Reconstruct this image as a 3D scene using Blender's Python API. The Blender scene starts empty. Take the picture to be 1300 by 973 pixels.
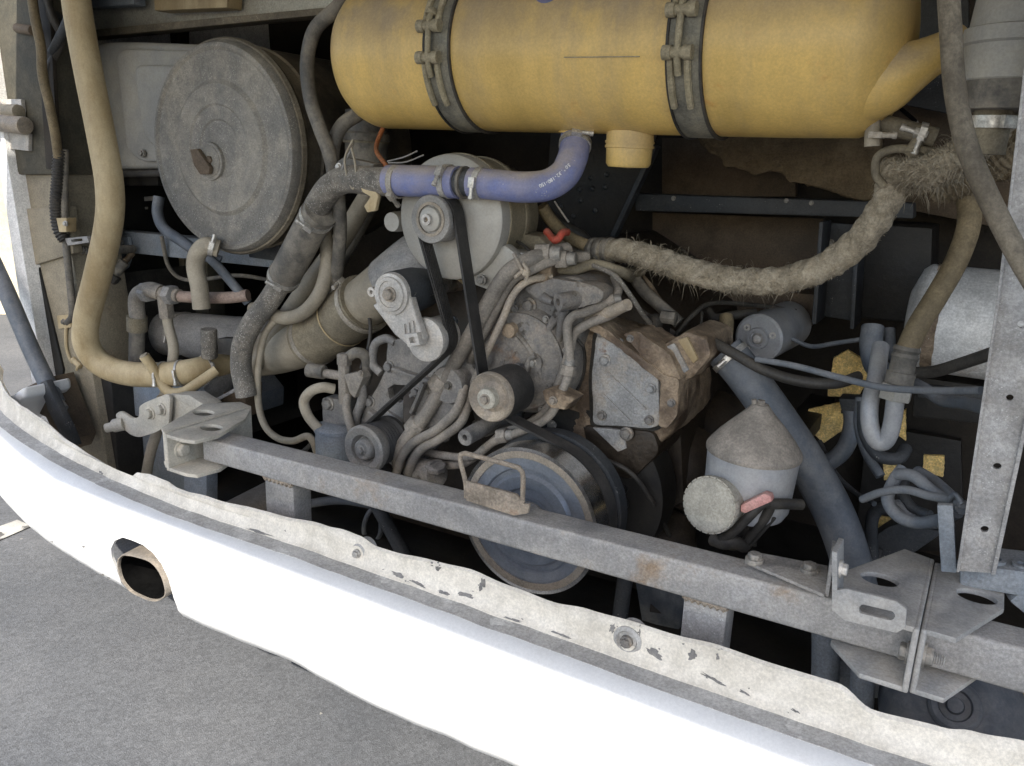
import bpy, bmesh, math, random
from mathutils import Vector, Matrix, noise
random.seed(7)
R = math.radians
scn = bpy.context.scene
COL = scn.collection

# ---------------------------------------------------------------- camera
FPX, CX, CY, EYE = 1050.0, 650.0, 486.5, 1.30          # focal length in photo pixels, photo centre, eye height
PITCH, YAW, ROLL = R(15.5), R(30), R(2.2)
FW = Vector((-math.sin(YAW)*math.cos(PITCH), math.cos(YAW)*math.cos(PITCH), -math.sin(PITCH)))
R0 = Vector((math.cos(YAW), math.sin(YAW), 0)); U0 = R0.cross(FW)
RT = R0*math.cos(ROLL) + U0*math.sin(ROLL); UP = RT.cross(FW)
EYEP = Vector((0, 0, EYE))
cam = bpy.data.cameras.new('camera'); cam.sensor_width = 36; cam.lens = 36*FPX/1300; cam.clip_start = .02; cam.clip_end = 500
co = bpy.data.objects.new('camera', cam); COL.objects.link(co)
co.matrix_world = Matrix(((RT.x, UP.x, -FW.x, 0), (RT.y, UP.y, -FW.y, 0), (RT.z, UP.z, -FW.z, EYE), (0, 0, 0, 1)))
scn.camera = co

# ---------------------------------------------------------------- sky, sun, exposure
SUNV = Vector((.20, -.90, .86)).normalized()            # towards the sun: high behind the photographer, a little to the right
w = bpy.data.worlds.new('World'); scn.world = w; w.use_nodes = True
nt = w.node_tree; nt.nodes.clear()
sk = nt.nodes.new('ShaderNodeTexSky'); sk.sky_type = 'NISHITA'; sk.sun_disc = False
sk.sun_elevation = math.asin(SUNV.z); sk.sun_rotation = math.atan2(SUNV.x, SUNV.y)
sk.air_density = 1.0; sk.dust_density = 1.7; sk.ozone_density = 1.0
bg = nt.nodes.new('ShaderNodeBackground'); bg.inputs['Strength'].default_value = .15
wo = nt.nodes.new('ShaderNodeOutputWorld'); nt.links.new(sk.outputs[0], bg.inputs[0]); nt.links.new(bg.outputs[0], wo.inputs[0])
sl = bpy.data.lights.new('sun', 'SUN'); sl.energy = 3.6; sl.angle = R(.5); sl.color = (1, .94, .84)
so = bpy.data.objects.new('sun', sl); COL.objects.link(so); so.rotation_euler = SUNV.to_track_quat('Z', 'Y').to_euler(); so.location = SUNV*20
scn.view_settings.view_transform = 'Standard'; scn.view_settings.look = 'None'; scn.view_settings.gamma = 1
scn.view_settings.exposure = 1.25
scn.render.engine = 'CYCLES'
scn.cycles.max_bounces = 8; scn.cycles.diffuse_bounces = 5

# ---------------------------------------------------------------- helpers
def P(u, v, Y):
    d = FW*FPX + RT*(u-CX) - UP*(v-CY)
    return EYEP + d*(Y/d.y)
def M(px, u, v, Y):                                       # metres spanned by px photo pixels at that place
    return px*(P(u, v, Y)-EYEP).dot(FW)/FPX
YV = Vector((0, 1, 0)); XV = Vector((1, 0, 0)); ZV = Vector((0, 0, 1))

def smooth_path(pts, step=6):
    n = len(pts)
    if n < 3: return [Vector(p) for p in pts]
    q = [pts[0]*2-pts[1]] + list(pts) + [pts[-1]*2-pts[-2]]
    out = []
    for i in range(1, n):
        a, b, c, d = q[i-1], q[i], q[i+1], q[i+2]
        for k in range(step):
            t = k/step
            out.append(.5*((2*b) + (c-a)*t + (2*a-5*b+4*c-d)*t*t + (3*b-a-3*c+d)*t**3))
    out.append(Vector(pts[-1]))
    return out
def frame(ax):
    ax = ax.normalized()
    r = XV if abs(ax.x) < .8 else ZV
    e1 = ax.cross(r).normalized(); e2 = ax.cross(e1)
    return ax, e1, e2

class MB:
    def __init__(s): s.v = []; s.f = []
    def add(s, vs, fs):
        o = len(s.v); s.v += [Vector(x) for x in vs]; s.f += [[i+o for i in f] for f in fs]; return s
    def tube(s, pts, r, seg=14, caps=True, hollow=0):
        n = len(pts); rr = r if isinstance(r, (list, tuple)) else [r]*n
        t0 = (pts[1]-pts[0]).normalized(); _, e1, e2 = frame(t0)
        vs = []
        for i in range(n):
            t = (pts[min(i+1, n-1)]-pts[max(i-1, 0)]).normalized()
            e1 = (e1-t*e1.dot(t)).normalized(); e2 = t.cross(e1)
            for k in range(seg):
                a = 2*math.pi*k/seg
                vs.append(pts[i]+(e1*math.cos(a)+e2*math.sin(a))*rr[i])
        fs = []
        for i in range(n-1):
            for k in range(seg):
                a = i*seg+k; b = i*seg+(k+1) % seg
                fs.append([a, b, b+seg, a+seg])
        if caps:
            fs.append(list(range(seg))[::-1]); fs.append(list(range((n-1)*seg, n*seg)))
        return s.add(vs, fs)
    def lathe(s, prof, o, ax, seg=40, sx=1.0, e=None):    # prof: (along, radius)
        ax, e1, e2 = frame(ax)
        if e is not None: e1 = (e-ax*e.dot(ax)).normalized(); e2 = ax.cross(e1)
        vs = []; rings = []
        for h, r in prof:
            if r < 1e-6: rings.append([len(vs)]); vs.append(o+ax*h)
            else:
                rings.append(list(range(len(vs), len(vs)+seg)))
                for k in range(seg):
                    a = 2*math.pi*k/seg; vs.append(o+ax*h+(e1*math.cos(a)*sx+e2*math.sin(a))*r)
        fs = []
        for A, B in zip(rings, rings[1:]):
            if len(A) == 1 and len(B) == 1: continue
            for k in range(seg):
                k2 = (k+1) % seg
                if len(A) == 1: fs.append([A[0], B[k2], B[k]])
                elif len(B) == 1: fs.append([A[k], A[k2], B[0]])
                else: fs.append([A[k], A[k2], B[k2], B[k]])
        if len(rings[0]) > 1: fs.append(rings[0][::-1])
        if len(rings[-1]) > 1: fs.append(rings[-1])
        return s.add(vs, fs)
    def ring(s, o, ax, ri, ro, h, seg=40):                # annulus solid
        ax, e1, e2 = frame(ax); vs = []; fs = []
        for k in range(seg):
            a = 2*math.pi*k/seg; d = e1*math.cos(a)+e2*math.sin(a)
            vs += [o+d*ri, o+d*ro, o+d*ro+ax*h, o+d*ri+ax*h]
        for k in range(seg):
            a = 4*k; b = 4*((k+1) % seg)
            for j in range(4):
                j2 = (j+1) % 4; fs.append([a+j, b+j, b+j2, a+j2])
        return s.add(vs, fs)
    def box(s, c, dx, dy, dz, rot=None):
        vs = []
        for x in (-1, 1):
            for y in (-1, 1):
                for z in (-1, 1):
                    q = Vector((x*dx/2, y*dy/2, z*dz/2))
                    vs.append(c+(rot @ q if rot else q))
        return s.add(vs, [[0, 1, 3, 2], [4, 6, 7, 5], [0, 4, 5, 1], [2, 3, 7, 6], [0, 2, 6, 4], [1, 5, 7, 3]])
    def bar(s, a, b, wd, ht, up=ZV):                      # rectangular bar between two points
        t = (b-a).normalized(); sd = t.cross(up).normalized(); u2 = sd.cross(t)
        vs = [p+sd*(i*wd/2)+u2*(j*ht/2) for p in (a, b) for i, j in ((-1, -1), (1, -1), (1, 1), (-1, 1))]
        return s.add(vs, [[3, 2, 1, 0], [4, 5, 6, 7], [0, 1, 5, 4], [1, 2, 6, 5], [2, 3, 7, 6], [3, 0, 4, 7]])
    def prism(s, poly, ext):
        n = len(poly); vs = list(poly)+[p+ext for p in poly]
        fs = [list(range(n))[::-1], list(range(n, 2*n))]+[[i, (i+1) % n, n+(i+1) % n, n+i] for i in range(n)]
        return s.add(vs, fs)
    def mesh(s, name, bevel=0, angle=38, org=Vector(), seg=2, lumpy=0):
        me = bpy.data.meshes.new(name); me.from_pydata([v-org for v in s.v], [], s.f)
        bm = bmesh.new(); bm.from_mesh(me)
        bmesh.ops.recalc_face_normals(bm, faces=bm.faces)
        if bevel:
            ed = [e for e in bm.edges if len(e.link_faces) == 2 and e.calc_face_angle(0) > R(32)]
            bmesh.ops.bevel(bm, geom=ed, offset=bevel, segments=seg, affect='EDGES', profile=.6, clamp_overlap=True)
        if lumpy:                                          # cast, dirt caked skin: fine faces pushed in and out
            bmesh.ops.triangulate(bm, faces=[f for f in bm.faces if len(f.verts) > 4])
            for _ in range(5):
                lg = [e for e in bm.edges if e.calc_length() > .011]
                if not lg or len(bm.faces) > 16000: break
                bmesh.ops.subdivide_edges(bm, edges=lg, cuts=1, use_grid_fill=True)
                bmesh.ops.triangulate(bm, faces=[f for f in bm.faces if len(f.verts) > 4])
            bm.normal_update()
            for v in bm.verts:
                q = v.co+org; v.co += v.normal*lumpy*(noise.noise(q*28)+.7*noise.noise(q*70)+.4*noise.noise(q*160))
            angle = max(angle, 48)
        bm.to_mesh(me); bm.free()
        me.polygons.foreach_set('use_smooth', [True]*len(me.polygons))
        me.set_sharp_from_angle(angle=R(angle))
        return me
    def build(s, name, mat, parent=None, bevel=0, angle=38, label=None, kind=None, at=None, seg=2):
        org = WL.get(parent.name, Vector()) if parent else (at if at is not None else Vector())
        lump = {'cast_grey': .0016, 'cast_brown': .0030, 'cast_bracket': .0012, 'cast_patch': .0012, 'felt': .006, 'gold_foam': .003}.get(mat, 0) if len(s.v) < 1500 else 0
        me = s.mesh(name, bevel, angle, org, seg, lump)
        me.materials.append(MAT[mat] if isinstance(mat, str) else mat)
        o = bpy.data.objects.new(name, me); COL.objects.link(o)
        if parent: o.parent = parent
        else: o.location = org
        WL[o.name] = org
        if label: o['label'] = label
        if kind: o['kind'] = kind
        return o
WL = {}                                                    # object name -> world position of its origin
MAT = {}
def thing(name, label, cat, loc, group=None):
    o = bpy.data.objects.new(name, None); COL.objects.link(o); o.empty_display_size = .03
    o.location = loc; WL[o.name] = Vector(loc); o['label'] = label; o['category'] = cat
    if group: o['group'] = group
    return o
def tag(o, label, cat, group=None):
    o['label'] = label; o['category'] = cat
    if group: o['group'] = group
    return o
SHARED = {}
def place(name, key, maker, mat, parent, o, ax, scale=1.0):   # shared small meshes (bolt heads) set on an axis
    if (key, mat) not in SHARED:
        me = maker().mesh(key, .0012 if key != 'rivet' else 0); me.materials.append(MAT[mat]); SHARED[(key, mat)] = me
    ob = bpy.data.objects.new(name, SHARED[(key, mat)]); COL.objects.link(ob)
    org = WL.get(parent.name, Vector()); ob.parent = parent
    ax, e1, e2 = frame(ax); a = random.random()*6.28
    c1 = e1*math.cos(a)+e2*math.sin(a); c2 = ax.cross(c1)
    ob.matrix_local = Matrix.Translation(o-org) @ Matrix((c1, c2, ax)).transposed().to_4x4() @ Matrix.Scale(scale, 4)
    WL[ob.name] = Vector(o); return ob
def hexmaker():                                            # 10 mm head radius, washer and hexagon, axis +z
    m = MB(); m.lathe([(-.006, .0125), (.0018, .0125)], Vector(), ZV, 20)
    m.lathe([(.001, .0098), (.0075, .0098), (.009, .0085)], Vector(), ZV, 6); return m
def bolt(parent, u, v, Y, px=7, mat='bolt', ax=None, name='bolt', dy=0):
    o = P(u, v, Y)+YV*dy; r = M(px, u, v, Y)
    return place(name, 'hexbolt', hexmaker, mat, parent, o, ax if ax is not None else -YV, r/.0125)
def px_poly(pts, Y): return [P(u, v, Y) for u, v in pts]
def plate(pts, Y, th): return MB().prism(px_poly(pts, Y), YV*th)
def arc(c, r, a0, a1, n=8, ry=None):                       # photo pixel arc, degrees clockwise from +u
    ry = ry or r
    return [(c[0]+r*math.cos(R(a0+(a1-a0)*i/n)), c[1]+ry*math.sin(R(a0+(a1-a0)*i/n))) for i in range(n+1)]
def path(pts, step=6): return smooth_path([P(*p) for p in pts], step)
def along(pts, t):                                         # point and tangent at fraction t of length
    L = [0]
    for a, b in zip(pts, pts[1:]): L.append(L[-1]+(b-a).length)
    s = t*L[-1]
    for i in range(len(pts)-1):
        if L[i+1] >= s or i == len(pts)-2:
            k = (s-L[i])/max(1e-9, L[i+1]-L[i]); return pts[i].lerp(pts[i+1], k), (pts[i+1]-pts[i]).normalized()
def clamp(parent, c, t, r, wd=.012, side=None, mat='clamp', name='hose_clamp'):
    t = t.normalized(); o = c-t*wd/2
    b = MB().ring(o, t, r*.99, r*1.0+.0022, wd, 36).build(name, mat, parent)
    sd = side if side is not None else (EYEP-c)
    sd = (sd-t*sd.dot(t)).normalized(); tg = t.cross(sd)
    k = c+sd*(r+.006)
    m = MB().bar(k-tg*.010, k+tg*.010, wd*1.05, .009, sd); m.build('screw_housing', mat, b, .001)
    m = MB().lathe([(0, .0042), (.016, .0042), (.016, .0055), (.022, .0055), (.023, .0045)], k+tg*.008, tg, 12); m.build('screw', mat, b)
    return b
def hose(name, label, cat, pts, px, mat, clamps=(), seg=16, step=8, group=None, rr=None, ridges=0, clampw=.012):
    c = path(pts, step); mid = pts[len(pts)//2]; r = M(px, *mid)
    rad = r
    if rr: rad = [r*(rr[0]+(rr[1]-rr[0])*i/(len(c)-1)) for i in range(len(c))]
    if ridges:
        L = 0; c2 = []; 
        tot = sum((b-a).length for a, b in zip(c, c[1:])); n = int(tot/ridges*4)
        c2 = [along(c, i/n)[0] for i in range(n+1)]; c = c2
        rad = [r*(1+.10*(1 if (i % 4) < 2 else -1)) for i in range(len(c))]
    if not clamps:
        o = MB().tube(c, rad, seg).build(name, mat, None, at=c[0], angle=50); tag(o, label, cat, group); return o, c, r
    t = thing(name, label, cat, c[0], group)
    MB().tube(c, rad, seg).build('tube', mat, t, angle=50)
    for k in clamps:
        p, tg = along(c, k); clamp(t, p, tg, r, clampw)
    return t, c, r

# ---------------------------------------------------------------- procedural materials
def dusty(name, base, rough=.6, metal=0.0, dust=.55, top=.35, dcol=(.30, .26, .205), scale=9, bump=.25, bscale=60,
          rust=0, rcol=(.16, .075, .035), spots=0, scol=(.5, .47, .42), streak=False, chips=0, ccol=(.2, .2, .2), var=.25, stops=(.34, .62), grain=.8, spec=.4, topr=(.15, .95)):
    m = bpy.data.materials.new(name); m.use_nodes = True; MAT[name] = m
    n = m.node_tree.nodes; l = m.node_tree.links; b = n['Principled BSDF']
    tc = n.new('ShaderNodeTexCoord'); src = tc.outputs['Object']
    if streak:
        mp = n.new('ShaderNodeMapping'); mp.inputs['Scale'].default_value = streak if isinstance(streak, tuple) else (1, 1, .15)
        l.new(src, mp.inputs[0]); srcs = mp.outputs[0]
    else: srcs = src
    def noi(s, det=8, ro=.6, source=None):
        x = n.new('ShaderNodeTexNoise'); x.inputs['Scale'].default_value = s; x.inputs['Detail'].default_value = det
        x.inputs['Roughness'].default_value = ro; l.new(source or src, x.inputs['Vector']); return x.outputs['Fac']
    def ramp(s, a, c):
        x = n.new('ShaderNodeMapRange'); x.inputs[1].default_value = a; x.inputs[2].default_value = c; x.interpolation_type = 'SMOOTHSTEP'
        l.new(s, x.inputs[0]); return x.outputs[0]
    def math_(op, a, c):
        x = n.new('ShaderNodeMath'); x.operation = op; x.use_clamp = True
        for i, q in enumerate((a, c)):
            if isinstance(q, (int, float)): x.inputs[i].default_value = q
            else: l.new(q, x.inputs[i])
        return x.outputs[0]
    def mix(f, a, c):
        x = n.new('ShaderNodeMix'); x.data_type = 'RGBA'
        if isinstance(f, (int, float)): x.inputs[0].default_value = f
        else: l.new(f, x.inputs[0])
        for i, q in ((6, a), (7, c)):
            if isinstance(q, tuple): x.inputs[i].default_value = (*q[:3], 1)
            else: l.new(q, x.inputs[i])
        return x.outputs[2]
    # broad colour variation of the bare surface
    dark = tuple(c*(1-var) for c in base); lite = tuple(min(1, c*(1+var)) for c in base)
    colr = mix(ramp(noi(scale*.6, 6, .6, srcs), .3, .7), dark, lite)
    rg = rough
    if chips:
        cm = ramp(noi(scale*1.3, 10, .62), 1-chips-.012, 1-chips+.012); colr = mix(cm, colr, ccol)
    if rust:
        rm = math_('MULTIPLY', ramp(noi(scale*1.1, 10, .68), .62-rust*.35, .74-rust*.3), .9); colr = mix(rm, colr, rcol)
        hi = ramp(noi(scale*5, 6), .55, .7); colr = mix(math_('MULTIPLY', math_('MULTIPLY', rm, hi), .5), colr, tuple(c*1.9 for c in rcol))
    geo = n.new('ShaderNodeNewGeometry'); sx = n.new('ShaderNodeSeparateXYZ'); l.new(geo.outputs['Normal'], sx.inputs[0])
    upm = ramp(sx.outputs[2], topr[0], topr[1])
    dn = ramp(noi(scale, 10, .66, srcs), stops[0], stops[1])
    dn = math_('MULTIPLY', dn, ramp(noi(scale*3.7, 12, .75, srcs), .30, .55))
    dm = math_('ADD', math_('MULTIPLY', dn, dust), math_('MULTIPLY', math_('MULTIPLY', upm, ramp(noi(scale*2.3, 8), .2, .6)), top))
    dc = mix(noi(scale*2, 4), tuple(c*.82 for c in dcol), tuple(c*1.15 for c in dcol))
    colr = mix(dm, colr, dc)
    if spots:
        vo = n.new('ShaderNodeTexVoronoi'); vo.inputs['Scale'].default_value = 230; l.new(src, vo.inputs['Vector'])
        sp = math_('MULTIPLY', ramp(vo.outputs['Distance'], .30, .16), ramp(noi(34, 5), .60-spots*.3, .72-spots*.25))
        colr = mix(math_('MULTIPLY', sp, .8), colr, scol)
    if grain:
        mo = n.new('ShaderNodeMix'); mo.data_type = 'RGBA'; mo.blend_type = 'MULTIPLY'; mo.inputs[0].default_value = 1
        g1 = ramp(noi(30, 12, .8), .38, .62); g2 = ramp(noi(240, 4, .7), .3, .72)
        gs_ = n.new('ShaderNodeMath'); gs_.operation = 'MULTIPLY_ADD'; l.new(g1, gs_.inputs[0]); gs_.inputs[1].default_value = .26*grain; gs_.inputs[2].default_value = 1-.17*grain
        gt = n.new('ShaderNodeMath'); gt.operation = 'MULTIPLY_ADD'; l.new(g2, gt.inputs[0]); gt.inputs[1].default_value = .40*grain; gt.inputs[2].default_value = 1-.22*grain
        gm = n.new('ShaderNodeMath'); gm.operation = 'MULTIPLY'; l.new(gs_.outputs[0], gm.inputs[0]); l.new(gt.outputs[0], gm.inputs[1])
        cc = n.new('ShaderNodeCombineColor')
        for i in range(3): l.new(gm.outputs[0], cc.inputs[i])
        l.new(colr, mo.inputs[6]); l.new(cc.outputs[0], mo.inputs[7]); colr = mo.outputs[2]
    l.new(colr, b.inputs['Base Color'])
    rr = n.new('ShaderNodeMapRange'); rr.inputs[3].default_value = rough; rr.inputs[4].default_value = .80; l.new(dm, rr.inputs[0]); l.new(rr.outputs[0], b.inputs['Roughness'])
    if metal:
        mr = n.new('ShaderNodeMapRange'); mr.inputs[3].default_value = metal; mr.inputs[4].default_value = 0; l.new(dm, mr.inputs[0]); l.new(mr.outputs[0], b.inputs['Metallic'])
    b.inputs['Specular IOR Level'].default_value = spec
    if bump:
        bp = n.new('ShaderNodeBump'); bp.inputs['Strength'].default_value = bump; bp.inputs['Distance'].default_value = .004
        h = noi(bscale, 8, .65)
        l.new(h, bp.inputs['Height']); l.new(bp.outputs[0], b.inputs['Normal'])
    return m
TAN = (.33, .275, .20)
dusty('steel_dusty', (.24, .235, .23), .55, .2, .55, .5, (.36, .335, .30), 8, .25)
dusty('beam_grey', (.29, .285, .28), .5, .15, .5, .5, (.40, .375, .34), 7, .45, 110, rust=.2, rcol=(.26, .18, .11))
dusty('bracket_grey', (.31, .31, .305), .55, .15, .5, .4, (.41, .38, .335), 7, .25, grain=.6)
dusty('galv', (.36, .355, .35), .5, .25, .35, .2, (.33, .30, .26), 20, .3, 120, spots=.5, scol=(.55, .55, .54))
dusty('bolt', (.27, .26, .24), .5, .4, .5, .3, (.33, .29, .24), 30, .2)
dusty('bolt_bright', (.55, .53, .5), .4, .6, .4, .2, (.45, .41, .35), 30, .2)
dusty('clamp', (.55, .53, .49), .35, .75, .45, .2, (.36, .32, .26), 25, .15)
dusty('clamp_dusty', (.36, .33, .28), .5, .3, .7, .2, (.34, .29, .225), 25, .2)
dusty('tank_yellow', (.63, .43, .135), .32, 0, .42, .85, (.37, .285, .175), 5, .10, 40, streak=(2.6, 1, .5), var=.14, stops=(.42, .74), rust=.03, rcol=(.52, .24, .06), grain=.35, topr=(-.30, .55), spec=.5)  # wide top dust also paints in ground bounce: upper half duller, lower half brighter
dusty('strap', (.16, .155, .13), .55, .2, .6, .3, (.27, .24, .17), 14, .2)
dusty('trunnion', (.30, .26, .17), .55, .2, .6, .4, (.36, .31, .22), 30, .2)
dusty('blue_hose', (.14, .175, .38), .42, 0, .45, .65, (.345, .30, .265), 7, .12, 80, spots=.12, grain=.35)
dusty('hose_grey', (.075, .071, .064), .5, 0, .75, .5, (.28, .248, .20), 10, .3, 90, grain=.5)
dusty('hose_speckled', (.13, .12, .105), .75, 0, .55, .5, (.30, .265, .215), 16, .6, 120, spots=.9)
dusty('hose_tan', (.32, .235, .12), .45, 0, .75, .4, (.56, .46, .29), 6, .15, 60, streak=(1, 1, .3), grain=.3)
dusty('hose_olive', (.15, .115, .065), .65, 0, .7, .3, (.29, .225, .13), 9, .4, 90)
dusty('hose_pink', (.28, .20, .165), .65, 0, .6, .3, (.36, .28, .225), 8, .2)
dusty('hose_blue', (.08, .095, .115), .42, 0, .6, .4, (.215, .217, .22), 9, .2, grain=.4)
dusty('hose_dark', (.022, .021, .02), .5, 0, .5, .4, (.10, .088, .072), 10, .3)
dusty('pipe_tan', (.23, .20, .15), .5, 0, .7, .5, (.40, .35, .27), 5, .2, grain=.4)
dusty('pipe_steel', (.20, .18, .155), .6, .1, .65, .5, (.35, .305, .25), 12, .35, 90)
dusty('coupler', (.14, .12, .085), .7, 0, .7, .4, (.30, .255, .175), 9, .3)
dusty('air_lid', (.175, .166, .15), .55, 0, .75, .2, (.37, .335, .275), 5, .35, 150, spots=.55, scol=(.48, .45, .39), stops=(.36, .64))
dusty('air_body', (.085, .075, .06), .65, 0, .65, .7, (.30, .245, .165), 6, .25)
dusty('air_rim', (.13, .11, .08), .65, 0, .7, .4, (.28, .24, .175), 10, .35, spots=.3)
dusty('box_grey', (.31, .305, .285), .42, 0, .55, .4, (.40, .365, .295), 4, .12, grain=.35)
dusty('alternator', (.38, .365, .33), .42, .2, .5, .4, (.38, .345, .285), 5, .12, grain=.3)
dusty('alternator_dark', (.24, .205, .14), .6, .1, .6, .4, (.31, .265, .185), 7, .25)
dusty('pulley_grey', (.24, .235, .225), .45, .35, .45, .3, (.33, .29, .24), 9, .12)
dusty('alu_white', (.52, .50, .47), .45, .2, .45, .25, (.44, .38, .30), 16, .3, 120, rust=.10, rcol=(.30, .22, .14))
dusty('idler_tan', (.27, .24, .205), .5, .1, .75, .2, (.45, .37, .275), 9, .25)
dusty('damper', (.22, .245, .285), .34, .5, .35, .25, (.30, .295, .285), 7, .1, grain=.4)
dusty('damper_rim', (.27, .235, .19), .55, .2, .7, .2, (.36, .30, .23), 12, .2)
dusty('polished', (.62, .61, .60), .18, 1.0, .10, .0, (.3, .27, .23), 8, .03)
dusty('belt_black', (.028, .027, .026), .55, 0, .35, .3, (.10, .09, .08), 14, .2)
dusty('cast_grey', (.165, .16, .155), .5, .25, .6, .4, (.33, .285, .23), 8, .6, 70, rust=.22, rcol=(.22, .115, .055), chips=.40, ccol=(.03, .026, .022))
dusty('cast_bracket', (.165, .16, .155), .5, .2, .65, .45, (.325, .295, .255), 9, .5, 80, chips=.38, ccol=(.04, .036, .03))
dusty('cast_brown', (.105, .072, .048), .5, .1, .75, .5, (.41, .315, .215), 7, .8, 60, stops=(.40, .58), rust=.1)
dusty('cast_patch', (.33, .33, .325), .5, .2, .45, .3, (.42, .35, .27), 14, .8, 110, rust=.08, stops=(.45, .6))
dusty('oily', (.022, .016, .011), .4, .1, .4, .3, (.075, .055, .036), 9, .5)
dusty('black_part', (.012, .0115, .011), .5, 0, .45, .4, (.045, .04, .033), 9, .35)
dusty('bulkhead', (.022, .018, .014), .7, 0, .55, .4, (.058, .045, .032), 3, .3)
dusty('panel_brown', (.09, .066, .045), .7, 0, .6, .4, (.17, .125, .082), 3, .25)
dusty('felt', (.13, .095, .055), .95, 0, .5, .2, (.22, .165, .095), 12, 1.0, 120)
dusty('gold_foam', (.78, .55, .20), .95, 0, .5, .1, (.88, .68, .33), 40, 1.0, 110, var=.2, grain=1.2)
dusty('frame_blue', (.19, .22, .255), .5, .1, .45, .5, (.30, .30, .295), 6, .2)
dusty('frame_dark', (.035, .04, .046), .5, .1, .45, .4, (.085, .083, .08), 6, .2, spots=.12)
dusty('pillar_olive', (.05, .048, .037), .65, 0, .55, .2, (.125, .108, .075), 4, .2)
dusty('pillar_tan', (.26, .225, .165), .65, 0, .65, .3, (.33, .285, .205), 3, .12, rust=.04)
dusty('rail_pale', (.42, .42, .375), .55, .1, .45, .4, (.36, .32, .25), 4, .12)
dusty('bus_white', (.80, .79, .77), .4, 0, .12, .1, (.5, .47, .42), 3, .05, var=.03)
dusty('bumper_white', (.64, .64, .635), .30, 0, .30, .05, (.50, .485, .46), 4, .06, 30, var=.04, grain=.2, streak=(1, 1, .4), stops=(.45, .8))
dusty('bumper_lip', (.76, .71, .62), .42, 0, .6, .15, (.47, .43, .355), 7, .25, 40, var=.08, grain=.5)
dusty('bumper_ledge', (.46, .45, .43), .6, 0, .6, .3, (.36, .345, .32), 9, .3, 60, chips=.42, ccol=(.66, .65, .62))
dusty('canister', (.34, .35, .365), .38, .15, .40, .3, (.37, .345, .31), 6, .12, grain=.35)
dusty('canister_cap', (.24, .215, .185), .6, .1, .7, .5, (.35, .305, .255), 8, .3)
dusty('disc_cream', (.42, .395, .33), .65, 0, .5, .2, (.47, .43, .355), 7, .25)
dusty('pink', (.62, .30, .27), .6, 0, .3, .2, (.45, .38, .32), 15, .15)
dusty('tank_white', (.62, .62, .61), .45, .1, .4, .2, (.42, .40, .36), 6, .15, rust=.12)
dusty('wire_orange', (.50, .16, .05), .6, 0, .4, .2, (.3, .22, .15), 20, .1)
dusty('red', (.50, .07, .04), .5, 0, .3, .2, (.3, .2, .15), 20, .1)
dusty('yellow_label', (.75, .55, .05), .5, 0, .2, .1, (.4, .34, .22), 25, .05)
dusty('white_print', (.82, .82, .80), .5, 0, .05, 0, (.6, .6, .6), 25, 0)
dusty('rope', (.30, .25, .175), .95, 0, .6, .3, (.42, .37, .285), 30, .9, 160)
dusty('rope_dark', (.17, .135, .085), .95, 0, .5, .3, (.26, .21, .14), 20, .8, 160)
dusty('soot', (.005, .005, .005), 1, 0, .1, 0, (.012, .012, .012), 12, 0, spec=0)
dusty('exhaust_steel', (.27, .245, .215), .4, .6, .45, .1, (.28, .225, .165), 9, .1)
dusty('wall_beige', (.62, .55, .40), .9, 0, .3, 0, (.55, .48, .36), 1.2, .3, 30)
dusty('hose_brown', (.13, .108, .078), .65, 0, .7, .4, (.275, .238, .18), 8, .25)
dusty('bracket_pale', (.43, .405, .35), .6, 0, .55, .3, (.50, .45, .365), 9, .25, grain=.6)

def Gz(u, v, z):                                           # point of the photo pixel's ray at height z
    d = FW*FPX + RT*(u-CX) - UP*(v-CY)
    return EYEP + d*((z-EYE)/d.z)
def struct(o): o['kind'] = 'structure'; return o

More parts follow.
